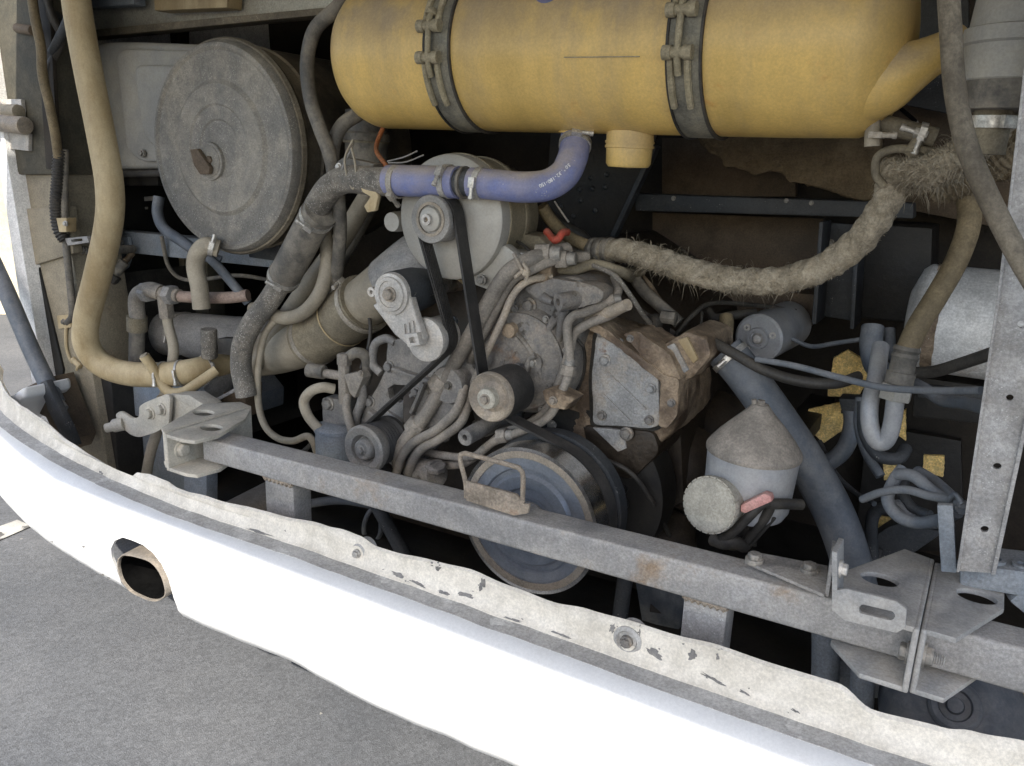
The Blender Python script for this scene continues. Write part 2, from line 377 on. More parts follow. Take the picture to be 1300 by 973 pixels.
# ================================================================ the setting
def asphalt():
    m = bpy.data.materials.new('asphalt'); m.use_nodes = True; MAT['asphalt'] = m
    n = m.node_tree.nodes; l = m.node_tree.links; b = n['Principled BSDF']
    tc = n.new('ShaderNodeTexCoord')
    def noi(s, d, r):
        x = n.new('ShaderNodeTexNoise'); x.inputs['Scale'].default_value = s; x.inputs['Detail'].default_value = d; x.inputs['Roughness'].default_value = r
        l.new(tc.outputs['Object'], x.inputs[0]); return x
    def vor(s):
        x = n.new('ShaderNodeTexVoronoi'); x.inputs['Scale'].default_value = s; l.new(tc.outputs['Object'], x.inputs[0]); return x
    def rng(src, a, c, d, e):
        x = n.new('ShaderNodeMapRange'); x.inputs[1].default_value = a; x.inputs[2].default_value = c; x.inputs[3].default_value = d; x.inputs[4].default_value = e; l.new(src, x.inputs[0]); return x.outputs[0]
    def mul(a, c):
        x = n.new('ShaderNodeMath'); x.operation = 'MULTIPLY'; l.new(a, x.inputs[0]); l.new(c, x.inputs[1]); return x.outputs[0]
    v1, v2 = vor(300), vor(130); n1 = noi(1.6, 10, .65); n2 = noi(420, 4, .8); n3 = noi(14, 10, .7)
    f = mul(mul(rng(v1.outputs['Color'], 0, 1, .76, 1.28), rng(v2.outputs['Color'], 0, 1, .80, 1.22)), mul(rng(n2.outputs[0], .3, .7, .7, 1.3), rng(n3.outputs[0], .3, .7, .93, 1.07)))
    r1 = n.new('ShaderNodeValToRGB'); r1.color_ramp.elements[0].position = .3; r1.color_ramp.elements[0].color = (.072, .077, .086, 1)
    r1.color_ramp.elements[1].position = .72; r1.color_ramp.elements[1].color = (.118, .121, .127, 1); l.new(n1.outputs[0], r1.inputs[0])
    vm = n.new('ShaderNodeVectorMath'); vm.operation = 'SCALE'; l.new(r1.outputs[0], vm.inputs[0]); l.new(f, vm.inputs['Scale'])
    sp = rng(v2.outputs['Color'], .975, .985, 0, 1)
    m2 = n.new('ShaderNodeMix'); m2.data_type = 'RGBA'; l.new(sp, m2.inputs[0]); l.new(vm.outputs[0], m2.inputs[6]); m2.inputs[7].default_value = (.27, .26, .24, 1)
    l.new(m2.outputs[2], b.inputs['Base Color']); b.inputs['Roughness'].default_value = .9
    bp = n.new('ShaderNodeBump'); bp.inputs['Strength'].default_value = .35; bp.inputs['Distance'].default_value = .003; l.new(v1.outputs['Distance'], bp.inputs['Height']); l.new(bp.outputs[0], b.inputs['Normal'])
asphalt()
g = MB(); g.add([(-80, -60, 0), (80, -60, 0), (80, 120, 0), (-80, 120, 0)], [[0, 1, 2, 3]])
struct(g.build('ground', 'asphalt'))
dusty('worn_paint', (.42, .41, .38), .8, 0, .3, 0, (.3, .29, .27), 6, .4, 90, chips=.5, ccol=(.085, .083, .08))
a, b_, c_, d_ = [Gz(u, v, .004) for u, v in ((-60, 690), (22, 660), (40, 668), (-60, 712))]
mk = MB().add([a, b_, c_, d_], [[0, 1, 2, 3]]).build('road_marking', 'worn_paint'); struct(mk)
# plaster wall far behind the bus's corner
wl_a = Gz(-260, 388, 0); wl_b = Gz(120, 399, 0); dv = (wl_b-wl_a).normalized(); wl_a -= dv*6; wl_b += dv*6
m = MB().bar(wl_a+ZV*1.5, wl_b+ZV*1.5, .25, 3.0, ZV).build('plaster_wall', 'wall_beige', None, .01, at=wl_a)
tag(m, 'beige plaster wall in the sun beyond the corner of the bus', 'wall')

# ================================================================ bus body round the engine bay
bus = thing('bus', 'rear end of a white bus with its engine hatch raised over the open bay', 'bus', Vector((-.9, 2.0, 0)))
m = MB().prism(px_poly([(-160, -800), (-140, -800), (10, 208), (62, 522), (47, 530), (-2, 205)], 1.36), YV*6); m.build('side_panel', 'bus_white', bus, .004, label='narrow white edge of the bus flank')
m = MB().box(Vector((.97, 4.3, 1.7)), .05, 6.1, 2.7); m.build('side_panel', 'bus_white', bus, .01)
m = MB().box(Vector((-.95, 1.26, 2.42)), 3.7, .06, 1.2); m.build('rear_panel', 'bus_white', bus, .01)
m = MB().box(Vector((-.95, 4.3, 3.05)), 3.7, 6.2, .06); m.build('roof', 'bus_white', bus, .01)
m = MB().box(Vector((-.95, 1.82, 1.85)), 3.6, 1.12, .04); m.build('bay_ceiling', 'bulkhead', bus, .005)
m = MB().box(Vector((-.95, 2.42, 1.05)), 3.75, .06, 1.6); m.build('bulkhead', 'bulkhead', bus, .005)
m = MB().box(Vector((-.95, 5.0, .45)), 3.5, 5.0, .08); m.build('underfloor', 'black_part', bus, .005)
m = MB().box(Vector((-.75, 1.93, .27)), 3.0, .95, .02); m.build('dark_under_sheet', 'black_part', bus, .004)  # added dark sheet, keeps the lit ground below the bay from showing
m = MB().box(Vector((-2.42, 2.0, .62)), .04, 1.0, 1.2); m.build('dark_side_sheet', 'black_part', bus, .004)  # dark wall added to cover sunlit ground seen under the flank
# raised hatch: hinged over the opening, leaning out above the photographer
h0 = Vector((-.95, 1.22, 1.90)); SL = -SUNV.z/SUNV.y; h1 = Vector((-.95, -.45, .538+1.435*SL))
hd = (h1-h0).normalized(); hn = hd.cross(XV).normalized()
edge = [(.85, .12), (.70, .04), (.45, .0), (-.2, -.03), (-.8, -.035), (-1.2, -.03), (-1.45, .01), (-1.65, .05), (-1.9, .12), (-2.12, .22), (-2.3, .40)]   # bowed like the bumper below
q = [h0+XV*(-2.30+.95), h0+XV*(.90+.95)]+[h1+XV*(x+.95)-hd*max(0, r_) for x, r_ in edge]
m = MB().prism(q, hn*.045); ht = m.build('hatch', 'bus_white', bus, .008)
for x in (-1.9, -.95, .3):
    p0 = h0+XV*(x+.95)-hn*.012*0; m = MB().bar(p0+hd*.02+hn*.055, p0+hd*1.3+hn*.055, .05, .03, hn); m.build('hatch_rib', 'frame_dark', ht, .003)
# left corner: outer post, inner post, gusset, seal
m = plate([(-62, -220), (52, -220), (60, 40), (74, 222), (12, 222), (-25, 0)], 1.385, .12); m.build('corner_post', 'pillar_olive', bus, .008)
m = plate([(30, -220), (50, -220), (74, 215), (58, 215)], 1.375, .012); m.build('post_flange', 'bulkhead', bus, .003)
m = plate([(11, 215), (78, 215), (92, 330), (140, 610), (78, 610), (36, 360)], 1.405, .16); m.build('corner_post', 'pillar_tan', bus, .012)
m = plate([(22, 266), (84, 262), (93, 322), (33, 340)], 1.392, .03); m.build('gusset', 'pillar_tan', bus, .004)
m = plate([(38, 338), (48, 338), (80, 470), (74, 505)], 1.398, .02); m.build('door_seal', 'black_part', bus, .003)
m = plate([(124, 480), (140, 470), (152, 620), (120, 625)], 1.43, .4); m.build('wheel_house', 'black_part', bus, .006)
m = plate([(88, 360), (100, 352), (150, 640), (132, 640)], 1.45, .5); m.build('wheel_house', 'hose_dark', bus, .006)
# panels at the back left
m = plate([(95, 296), (232, 300), (238, 430), (100, 440)], 1.86, .05); m.build('inner_panel', 'pillar_tan', bus, .006)
m = plate([(236, 300), (262, 300), (266, 420), (240, 425)], 1.84, .07); m.build('inner_panel', 'pillar_olive', bus, .006)
m = plate([(60, 20), (225, 20), (225, 300), (95, 310)], 1.95, .05); m.build('inner_panel', 'bulkhead', bus, .006)
m = plate([(88, 215), (200, 218), (200, 252), (95, 256)], 1.80, .05); m.build('inner_panel', 'pillar_olive', bus, .006)
# pale rail above the air cleaner
m = plate([(95, 8), (460, -36), (460, 6), (95, 42)], 1.66, .07); rl = m.build('top_rail', 'rail_pale', bus, .006)
m = plate([(95, 40), (460, 5), (460, 14), (95, 50)], 1.64, .05); m.build('rail_lip', 'air_rim', rl, .003)
m = plate([(192, -40), (290, -40), (288, 10), (196, 14)], 1.60, .05); m.build('hinge_pad', 'hose_tan', rl, .004)
m = plate([(100, -30), (165, -40), (170, 6), (108, 10)], 1.60, .04); m.build('hinge_pad', 'frame_blue', rl, .004)
m = plate([(420, -60), (640, -60), (640, 40), (420, 40)], 1.95, .05); m.build('inner_panel', 'bulkhead', bus, .004)
# grey cross rail under the air cleaner
m = plate([(104, 290), (150, 293), (352, 313), (352, 341), (170, 322), (110, 318)], 1.62, .05); cr = m.build('cross_rail', 'frame_blue', bus, .004, label='grey dusty rail below the round air cleaner')
m = plate([(98, 282), (112, 272), (128, 282), (128, 296), (98, 298)], 1.60, .012); m.build('rail_tab', 'steel_dusty', cr, .002)
bolt(cr, 115, 283, 1.598, 5)
m = plate([(147, 300), (162, 301), (166, 322), (160, 340), (146, 352), (138, 350), (150, 326)], 1.605, .012); m.build('rail_tab', 'frame_blue', cr, .002)
bolt(cr, 155, 309, 1.604, 4)
# bright strips
m = plate([(86, 259), (196, 249), (199, 254), (86, 266)], 1.745, .012); m.build('trim_strip', 'alu_white', bus, .001)
m = plate([(108, 267), (184, 263), (184, 268), (112, 270)], 1.745, .012); m.build('trim_strip', 'alu_white', bus, .001)
# blue grey chassis pieces at the lower left
m = plate([(128, 476), (236, 486), (262, 520), (262, 545), (215, 545), (150, 520)], 1.50, .30); fr = m.build('chassis_rail', 'frame_blue', bus, .006)
m = plate([(152, 520), (218, 545), (260, 640), (196, 640), (168, 575)], 1.52, .05); m.build('chassis_web', 'frame_blue', fr, .004)
m = plate([(232, 585), (262, 590), (262, 680), (236, 680)], 1.42, .04); m.build('chassis_web', 'frame_blue', fr, .004)
m = plate([(100, 425), (158, 428), (160, 448), (104, 450)], 1.70, .05); m.build('rail_end', 'steel_dusty', fr, .003)
# right hand structure
m = plate([(806, 246), (1160, 258), (1160, 278), (806, 268)], 2.0, .06); cm = m.build('crossmember', 'frame_dark', bus, .005)
for u, v in ((855, 240), (998, 243), (1030, 246)): bolt(cm, u, v+12, 1.999, 3, 'bolt')
m = plate([(828, 270), (1045, 278), (1045, 372), (828, 364)], 2.25, .03); m.build('inner_panel', 'panel_brown', bus, .003)
m = plate([(840, 175), (1010, 180), (1010, 250), (840, 250)], 2.22, .03); m.build('inner_panel', 'panel_brown', bus, .003)
m = plate([(820, 362), (1040, 374), (1040, 408), (820, 393)], 2.06, .10); m.build('crossmember', 'panel_brown', bus, .006)
m = plate([(1042, 282), (1092, 286), (1084, 408), (1034, 400)], 2.03, .012); ch = m.build('channel', 'frame_dark', bus, .003)
m = plate([(1086, 284), (1092, 284), (1084, 418), (1079, 418)], 1.93, .10); m.build('channel_flange', 'frame_dark', ch, .002)
m = plate([(1040, 282), (1045, 282), (1036, 412), (1030, 412)], 1.93, .10); m.build('channel_flange', 'frame_dark', ch, .002)
bolt(ch, 1055, 308, 2.029, 4)
m = plate([(1092, 284), (1184, 290), (1180, 412), (1088, 404)], 2.08, .2); m.build('black_panel', 'black_part', bus, .006)
m = plate([(1085, 0), (1230, 0), (1230, 150), (1085, 120)], 2.1, .03); m.build('inner_panel', 'frame_dark', bus, .003)
m = plate([(1120, 120), (1320, 140), (1320, 300), (1120, 260)], 2.2, .03); m.build('inner_panel', 'panel_brown', bus, .003)
m = plate([(1160, 478), (1260, 492), (1256, 540), (1158, 530)], 1.9, .15); m.build('crossmember', 'black_part', bus, .006)
m = plate([(1165, 488), (1250, 498), (1250, 512), (1165, 505)], 1.885, .02); m.build('rail_lip', 'frame_dark', bus, .003)
m = plate([(1100, 540), (1220, 560), (1225, 700), (1085, 700)], 2.33, .03); m.build('inner_panel', 'black_part', bus, .003)
m = plate([(1062, 712), (1130, 668), (1166, 660), (1205, 672), (1098, 745)], 1.75, .05); m.build('brace', 'frame_dark', bus, .004)
m = plate([(700, 150), (838, 165), (826, 190), (772, 312), (688, 318)], 1.97, .015); gp = m.build('support_plate', 'black_part', bus, .003)
m = MB().bar(P(834, 185, 1.955), P(776, 308, 1.955), .012, .03, YV); m.build('plate_edge', 'frame_dark', gp, .002)
def rivmaker():
    m = MB(); m.lathe([(-.004, .01), (0, .01), (.004, .008), (.0065, .004), (.007, 0)], Vector(), ZV, 12); return m
for u, v in ((736, 241), (752, 240), (768, 238), (722, 240), (750, 226), (737, 255), (770, 222), (712, 262), (755, 268), (728, 275)):
    place('rivet', 'rivet', rivmaker, 'frame_dark', gp, P(u, v, 1.969), -YV, M(3.6, u, v, 1.97)/.01)
# torn felt lining
tp = [(885, 165), (1120, 165), (1122, 250), (1098, 256), (1062, 247), (1040, 240), (1020, 234), (1003, 233), (990, 222), (976, 217), (958, 222), (945, 216), (932, 211), (922, 213), (912, 202), (900, 192), (888, 184)]
m = plate(tp, 2.02, .03); m.build('felt_lining', 'felt', bus, .006, label='torn brown felt behind the yellow tank')
m = plate([(1218, 150), (1330, 150), (1330, 205), (1290, 222), (1255, 232), (1225, 215)], 1.95, .04); m.build('felt_lining', 'felt', bus, .006)
# right pillar, a galvanised channel with holes
def holed_plate(outer, holes, Y, th):
    """front sheet with round holes: polygon minus circles through bridged triangulation, extruded"""
    bm = bmesh.new(); ed = []
    for loop in [outer]+holes:
        vs = [bm.verts.new(P(u, v, Y)) for u, v in loop]
        ed += [bm.edges.new((vs[i], vs[(i+1) % len(vs)])) for i in range(len(vs))]
    r = bmesh.ops.triangle_fill(bm, edges=ed, use_beauty=True)
    fs = [f for f in bm.faces]
    ex = bmesh.ops.extrude_face_region(bm, geom=fs)
    bmesh.ops.translate(bm, vec=YV*th, verts=[x for x in ex['geom'] if isinstance(x, bmesh.types.BMVert)])
    bm.verts.index_update(); mb = MB(); mb.add([v.co.copy() for v in bm.verts], [[v.index for v in f.verts] for f in bm.faces]); bm.free(); return mb
def circ(u, v, r, ry=None, n=14): return [(u+r*math.cos(6.2832*i/n), v+(ry or r)*math.sin(6.2832*i/n)) for i in range(n)]
m = holed_plate([(1340, -250), (1284, 240), (1268, 375), (1217, 725), (1262, 728), (1330, 420), (1352, 260), (1420, -250)],
                [circ(1282, 505, 5, 4), circ(1266, 592, 5.5, 4), circ(1250, 672, 5.5, 4), circ(1296, 412, 4.5)], 1.24, .006)
pl = m.build('pillar', 'galv', bus, 0, label='galvanised upright with punched holes')
m = MB().prism(px_poly([(1338, -250), (1282, 240), (1266, 375), (1214, 727), (1218, 727), (1270, 375), (1286, 240), (1342, -250)], 1.232), YV*.06); m.build('pillar_flange', 'galv', pl, .001)
m = plate([(1415, -250), (1421, -250), (1353, 260), (1331, 420), (1264, 730), (1258, 730), (1325, 420), (1347, 260)], 1.232, .06); m.build('pillar_flange', 'galv', pl, .001)
# golden insulation, seen through the gaps
ins = thing('insulation_lining', 'crumbly golden insulation pieces lining the back of the bay on the right', 'insulation', P(1075, 560, 2.2))
for k, pp in enumerate(([(1058, 455), (1076, 444), (1104, 462), (1108, 475), (1090, 503), (1050, 504)], [(1026, 520), (1080, 508), (1082, 540), (1046, 562), (1024, 545)],
           [(1172, 578), (1199, 580), (1197, 606), (1172, 600)], [(1122, 590), (1142, 582), (1146, 612), (1122, 610)], [(1110, 655), (1160, 664), (1124, 706), (1110, 704)],
           [(1284, 852), (1320, 846), (1320, 915), (1294, 900)], [(1136, 530), (1150, 520), (1150, 560), (1138, 552)])):
    Yf = (2.05, 1.98, 2.0, 2.0, 1.86, 1.6, 1.95)[k]
    cc = P(*[sum(x)/len(pp) for x in zip(*pp)], Yf)
    poly = px_poly(pp, Yf)
    MB().prism(poly, YV*.012).build('foam_piece', 'gold_foam', ins, .001)

dusty('rusty_grit', (.27, .225, .175), .85, .1, .5, .2, (.40, .34, .27), 30, .9, 200, rust=.2, rcol=(.26, .15, .09))
# ================================================================ bumper
bmp = thing('bumper', 'dented white rear bumper with chipped flange along the bottom of the bay', 'bumper', Vector((-.9, 1.05, .34)))
ctrl = [(-2.62, 1.34), (-2.48, 1.265), (-2.25, 1.175), (-2.0, 1.115), (-1.75, 1.075), (-1.4, 1.05), (-1.0, 1.06), (-.5, 1.062), (0, 1.07), (.45, 1.10), (.8, 1.2)]
pl2 = smooth_path([Vector((x, y, 0)) for x, y in ctrl], 16)
N = 420
pl2 = [along(pl2, i/N) for i in range(N+1)]
LIPT = [(-3, .63), (-2.6, .622), (-2.2, .612), (-2.03, .614), (-1.85, .594), (-1.72, .583), (-1.61, .574), (-1.585, .576), (-1.55, .594), (-1.50, .602), (-1.45, .601), (-1.415, .594), (-1.3, .598), (-1.14, .606), (-1.0, .615), (-.96, .619), (-.92, .617), (-.88, .607), (-.68, .62), (-.52, .612), (-.46, .619), (-.36, .624), (-.25, .629), (-.09, .628), (-.045, .607), (.04, .611), (.07, .619), (.13, .628), (1, .63)]
bumps = [(-1.50, .012, .06), (-.95, .014, .04), (-.45, .016, .045), (.09, .012, .04)]
def lip_z(x):
    for (xa, za), (xb, zb_) in zip(LIPT, LIPT[1:]):
        if xa <= x <= xb:
            t = (x-xa)/(xb-xa); t = t*t*(3-2*t); return za+(zb_-za)*t+.002*noise.noise(Vector((x*14, 3, 0)))
    return .62
def loft(sections, closed=False):
    k = len(sections[0]); mb = MB(); vs = [p for s in sections for p in s]; fs = []
    for i in range(len(sections)-1):
        for j in range(k-1 if not closed else k):
            a = i*k+j; b = i*k+(j+1) % k; fs.append([a, b, b+k, a+k])
    if closed: fs.append(list(range(k))[::-1]); fs.append(list(range((len(sections)-1)*k, len(sections)*k)))
    mb.add(vs, fs); return mb
lip_s, led_s, face_s = [], [], []
for p, t in pl2:
    x = p.x; n = t.cross(ZV).normalized()                  # outward (towards the photographer)
    wob = .003*noise.noise(Vector((x*5, 1, 7)))+.002*noise.noise(Vector((x*17, 4, 2)))
    zt = lip_z(x); pk = sum(h*math.exp(-((x-c)/(s*.8))**2) for c, h, s in bumps)
    def q(o, z): return p+n*(o+wob)+ZV*z
    zl = .565
    o1 = .018
    lip_s.append([q(-.016, zt-.03), q(-.006, zt-.004), q(-.001, zt), q(.004, zt-.004), q(.004+pk*.25, zt-.018), q(.006+pk*.2, zl+.02), q(.010, zl+.006), q(o1, zl), q(o1, zl-.012), q(-.004, zl-.010), q(-.010, zt-.03)])
    led_s.append([q(o1-.004, zl-.0005), q(.028, zl-.002), q(.040, zl-.003), q(.050, zl-.004), q(.050, zl-.016), q(o1-.004, zl-.014)])
    cr_ = .006*math.exp(-((x+1.0)/.3)**2)
    zb = .342+.006*math.exp(-((x+1.05)/.09)**2)-.006*math.exp(-((x+.8)/.12)**2)-.012*max(0, min(1, (x+1.3)/.5))+.05*max(0, min(1, (-1.95-x)/.5))
    outer = [(.049, zl-.0045), (.058, zl-.007), (.070, zl-.014), (.080, zl-.028), (.088+cr_, zl-.055), (.092+cr_, zl-.09), (.093+cr_*.5, zl-.13), (.090, zl-.16), (.082, zb+.03), (.070, zb+.010), (.055, zb+.002), (.035, zb)]
    inner = [(.035, zb+.006), (.052, zb+.008), (.065, zb+.016), (.076, zb+.036), (.084, zl-.16), (.087, zl-.13), (.086, zl-.09), (.080, zl-.055), (.073, zl-.032), (.064, zl-.020), (.055, zl-.014), (.049, zl-.012)]
    face_s.append([q(*o) for o in outer+inner])
face = loft(face_s, True).build('face', 'bumper_white', bmp, angle=60)
# cut the exhaust opening out of the face
ec = P(186, 722, .985)
arch = [(148, 722), (143, 708), (142, 696), (147, 686), (157, 682), (170, 686), (184, 691), (198, 700), (210, 714), (218, 732), (222, 752), (224, 768), (226, 860), (150, 860), (150, 735)]
cut = MB().prism([q-YV*.2 for q in px_poly(arch, .965)], YV*.34)
co_ = cut.build('cutter_tmp', 'bumper_white', None)
bo = face.modifiers.new('cut', 'BOOLEAN'); bo.operation = 'DIFFERENCE'; bo.object = co_; bo.solver = 'EXACT'; bo.use_self = True
bpy.context.view_layer.update()
dg = bpy.context.evaluated_depsgraph_get(); me = bpy.data.meshes.new_from_object(face.evaluated_get(dg))
face.modifiers.clear(); face.data = me; me.set_sharp_from_angle(angle=R(50)); bpy.data.objects.remove(co_)
loft(lip_s, True).build('flange', 'bumper_lip', bmp, angle=50, label='cream flange with chipped paint and dents')
loft(led_s, True).build('ledge', 'bumper_ledge', bmp, angle=50, label='grimy grey gutter behind the white face')
for u, v, pxs in ((453, 703, 8), (795, 815, 11)):
    p = P(u, v, 1.052)
    s = MB().lathe([(-.03, M(pxs*1.75, u, v, p.y)), (.0, M(pxs*1.75, u, v, p.y)), (.003, M(pxs*1.3, u, v, p.y)), (.0, M(pxs*1.1, u, v, p.y)), (.0, 0)], p+YV*.004, -YV, 24); s.build('bolt_cup', 'bumper_ledge', bmp)
    place('bolt', 'hexbolt', hexmaker, 'bolt_bright' if u < 600 else 'cast_grey', bmp, p-YV*.0015, -YV, M(pxs*.75, u, v, p.y)/.0125)
# flaked paint: thin irregular flakes missing from flange and face
from mathutils.bvhtree import BVHTree
def bvh_of(o):
    org = WL[o.name]; return BVHTree.FromPolygons([v.co+org for v in o.data.vertices], [list(q.vertices) for q in o.data.polygons])
def surf(tree, u, v):
    d = (P(u, v, 1.2)-EYEP).normalized(); return tree.ray_cast(EYEP, d)
def flakes(host, parent, spots, mat, seed, lift=.0006):
    tree = bvh_of(host); rnd = random.Random(seed)
    for u, v, wd, hg, ang in spots:
        k = 22; ring = []; wv = rnd.uniform(0, 6); ca, sa = math.cos(R(ang)), math.sin(R(ang))
        for i in range(k):
            a = 6.2832*i/k; rr_ = .75+.6*noise.noise(Vector((math.cos(a)*1.7+u, math.sin(a)*1.7+v, wv)))+rnd.uniform(-.16, .16); x = math.cos(a)*wd/2*rr_; y = math.sin(a)*hg/2*rr_
            h = surf(tree, u+x*ca-y*sa, v+x*sa+y*ca)
            if h[0] is not None: ring.append(h[0]+(EYEP-h[0]).normalized()*lift)
        c = surf(tree, u, v)
        if c[0] is None or len(ring) < 5: continue
        cc = c[0]+(EYEP-c[0]).normalized()*lift; n_ = len(ring)
        if max((q-cc).length for q in ring) > .06: continue
        MB().add([cc]+ring, [[0, i+1, (i+1) % n_+1] for i in range(n_)]).build('paint_flake', mat, parent)
fo = [o for o in bmp.children if o.name.startswith('flange')][0]
dusty('primer', (.17, .165, .16), .7, 0, .4, 0, (.27, .25, .22), 20, .3)
lipsp = [(612, 742, 10, 22, 10), (592, 756, 26, 7, 15), (832, 830, 32, 11, 32), (880, 832, 13, 18, 0), (911, 834, 6, 14, -20), (905, 862, 40, 6, 28), (946, 880, 18, 5, 30),
         (330, 676, 44, 4, 16), (505, 730, 20, 7, 18), (530, 741, 26, 6, 24), (562, 752, 22, 6, 20), (556, 722, 8, 9, 20), (652, 787, 30, 4, 18), (712, 806, 30, 4, 20), (778, 798, 7, 16, 20), (812, 800, 3, 18, 5), (128, 601, 6, 8, 0), (1010, 903, 16, 4, 24)]
rf = random.Random(12)
for u, v, wd, hg, an in list(lipsp):
    for _ in range(rf.choice((1, 2, 4))): lipsp.append((u+rf.uniform(-1, 1)*wd, v+rf.uniform(-.9, .9)*max(hg, 8), rf.uniform(1.5, 5), rf.uniform(1.2, 3.2), rf.uniform(0, 60)))
flakes(fo, fo, lipsp, 'primer', 4)
flakes(face, face, [(66, 688, 4, 3, 0), (106, 694, 5, 4, 20), (104, 689, 3, 2, 0), (130, 730, 7, 4, 20), (137, 734, 5, 3, 20), (666, 812, 5, 3, 0), (340, 832, 3, 2, 0)], 'primer', 8)
plate([(-22, 552), (-26, 520), (-12, 510), (0, 509), (14, 502), (29, 492), (31, 506), (22, 516), (12, 536)], 1.215, .14).build('corner_cap', 'bumper_white', bmp, .012, seg=3, label='raised white corner of the bumper')
# corner bracket behind the bumper's left end
cb = thing('corner_bracket', 'rusty dark bracket plate behind the raised corner of the bumper', 'bracket', P(45, 520, 1.28))
plate([(28, 505), (33, 492), (56, 480), (62, 498), (86, 560), (80, 575), (58, 530), (30, 515)], 1.30, .09).build('plate', 'panel_brown', cb, .003)
plate([(50, 486), (58, 483), (68, 505), (88, 545), (96, 566), (84, 566), (60, 520)], 1.275, .02).build('flange', 'frame_dark', cb, .003)
bolt(cb, 45, 500, 1.299, 6, 'cast_brown')

# exhaust tail pipe
ex = thing('exhaust_tail_pipe', 'oval steel exhaust tail pipe poking through the bumper cutout', 'exhaust pipe', ec)
ax = Vector((-.06, 1, .04)).normalized()
mouth = px_poly([(151, 711), (156, 706.5), (163, 706.5), (171, 708), (185, 712), (193, 717), (199, 724), (204, 733), (207, 742), (208.5, 750), (207, 757), (199, 762), (191, 762), (184, 760), (169, 753), (163, 748), (157, 741), (153, 733), (151, 725), (150, 718)], .945)
mc = sum(mouth, Vector())/len(mouth)
sm_ = smooth_path(mouth+[mouth[0]], 3)[:-1]
def oval(h, r): return [mc+(q-mc)*r+ax*h for q in sm_]
def tubeloft(rings):
    k = len(rings[0]); mb = MB(); fs = []
    for i in range(len(rings)-1):
        for j in range(k): fs.append([i*k+j, i*k+(j+1) % k, (i+1)*k+(j+1) % k, (i+1)*k+j])
    mb.add([p for r in rings for p in r], fs); return mb
tubeloft([oval(.40, 1.0), oval(.004, 1.0), oval(0, 1.02), oval(0, 1.05), oval(.003, 1.07), oval(.42, 1.07)]).build('pipe', 'exhaust_steel', ex)
tubeloft([oval(.40, .985), oval(.006, .985), oval(.006, .999), oval(.41, .999)]).build('soot_lining', 'soot', ex)
MB().add(oval(.34, .99), [list(range(len(sm_)))]).build('baffle', 'soot', ex)

# ================================================================ cross beam with its brackets
bm_ = thing('cross_beam', 'grey dusty square steel beam bolted across the engine bay', 'beam', Vector((-.6, 1.15, .64)))
def beam_pt(X, dy, top):
    k = (X+1.40)/1.9; Y = 1.098+.075*k; return Vector((X, Y+dy, (.697+.012*k) if top else (.648-.007*k)))
s = [[beam_pt(X, dy, tp) for dy, tp in ((0, 0), (0, 1), (.062, 1), (.062, 0))] for X in (-1.385, -.9, -.45, -.2, .1, .6)]
loft(s, True).build('tube', 'beam_grey', bm_, .006, seg=3)
for u0, u1, v0 in ((352, 398, 600), (870, 923, 745)):
    p = P((u0+u1)/2, v0+30, 1.16); wx = M(u1-u0, u0, v0, 1.16)*1.05
    MB().box(Vector((p.x, beam_pt(p.x, 0, 0).y+.034, .50)), wx, .05, .30).build('strut', 'galv' if u0 > 500 else 'steel_dusty', bm_, .004)
for o in [o for o in bm_.children if o.name.startswith('strut')]:
    xs = [v.co.x+WL[o.name].x for v in o.data.vertices]; ys = [v.co.y+WL[o.name].y for v in o.data.vertices]; zs = beam_pt(min(xs), 0, 0).z
    pts = [Vector((min(xs)+(max(xs)-min(xs))*i/14, min(ys)-.001, zs-.004*(i % 2)-.001)) for i in range(15)]
    MB().tube(pts, [.0045+.0012*(i % 2) for i in range(15)], 8).build('weld_bead', 'rusty_grit', bm_)
def holed_uchan(web_x, sgn, topz, botz, y0, y1, outline, slot, parent, mat, th=.008):
    bm = bmesh.new(); ed = []
    sl_ = [(slot[0]+.026*math.cos(a), slot[1]+.020*math.sin(a)) for a in [6.2832*i/18 for i in range(18)]]
    for loop in (outline, sl_):
        vs = [bm.verts.new((x, y, topz)) for x, y in loop]; ed += [bm.edges.new((vs[i], vs[(i+1) % len(vs)])) for i in range(len(vs))]
    bmesh.ops.triangle_fill(bm, edges=ed, use_beauty=True)
    ex_ = bmesh.ops.extrude_face_region(bm, geom=list(bm.faces)); bmesh.ops.translate(bm, vec=ZV*th, verts=[x for x in ex_['geom'] if isinstance(x, bmesh.types.BMVert)])
    bm.verts.index_update(); mb = MB(); mb.add([v.co.copy() for v in bm.verts], [[v.index for v in f.verts] for f in bm.faces]); bm.free()
    mb.build('top_plate', mat, parent, .0015)
    # web with rounded returns, seen end on as a C
    prof = [(0, topz+th), (0, botz-th)]
    MB().box(Vector((web_x, (y0+y1)/2, (topz+botz)/2)), th, y1-y0, topz-botz+2*th-.001).build('web', mat, parent, .0035, seg=3)
    MB().prism([Vector((x, y, botz)) for x, y in outline], -ZV*th).build('bottom_plate', mat, parent, .0015)
rb = thing('hinge_bracket', 'left one of two grey C brackets bolted back to back on the beam', 'bracket', Vector((-.05, 1.2, .62)))
rb['label'] = 'grey C bracket at the end of the beam, its mouth open towards the pulleys'
holed_uchan(-.0125, -1, .716, .634, 1.098, 1.335, [(-.0145, 1.10), (-.0145, 1.333), (-.052, 1.345), (-.118, 1.215), (-.118, 1.16), (-.07, 1.10)], (-.072, 1.215), rb, 'bracket_grey')
r2 = thing('hinge_bracket', 'grey C bracket bolted on beside it, its mouth open towards the pillar', 'bracket', Vector((.04, 1.2, .62)))
r2['label'] = 'grey C bracket whose mouth and threaded nut face the galvanised pillar'
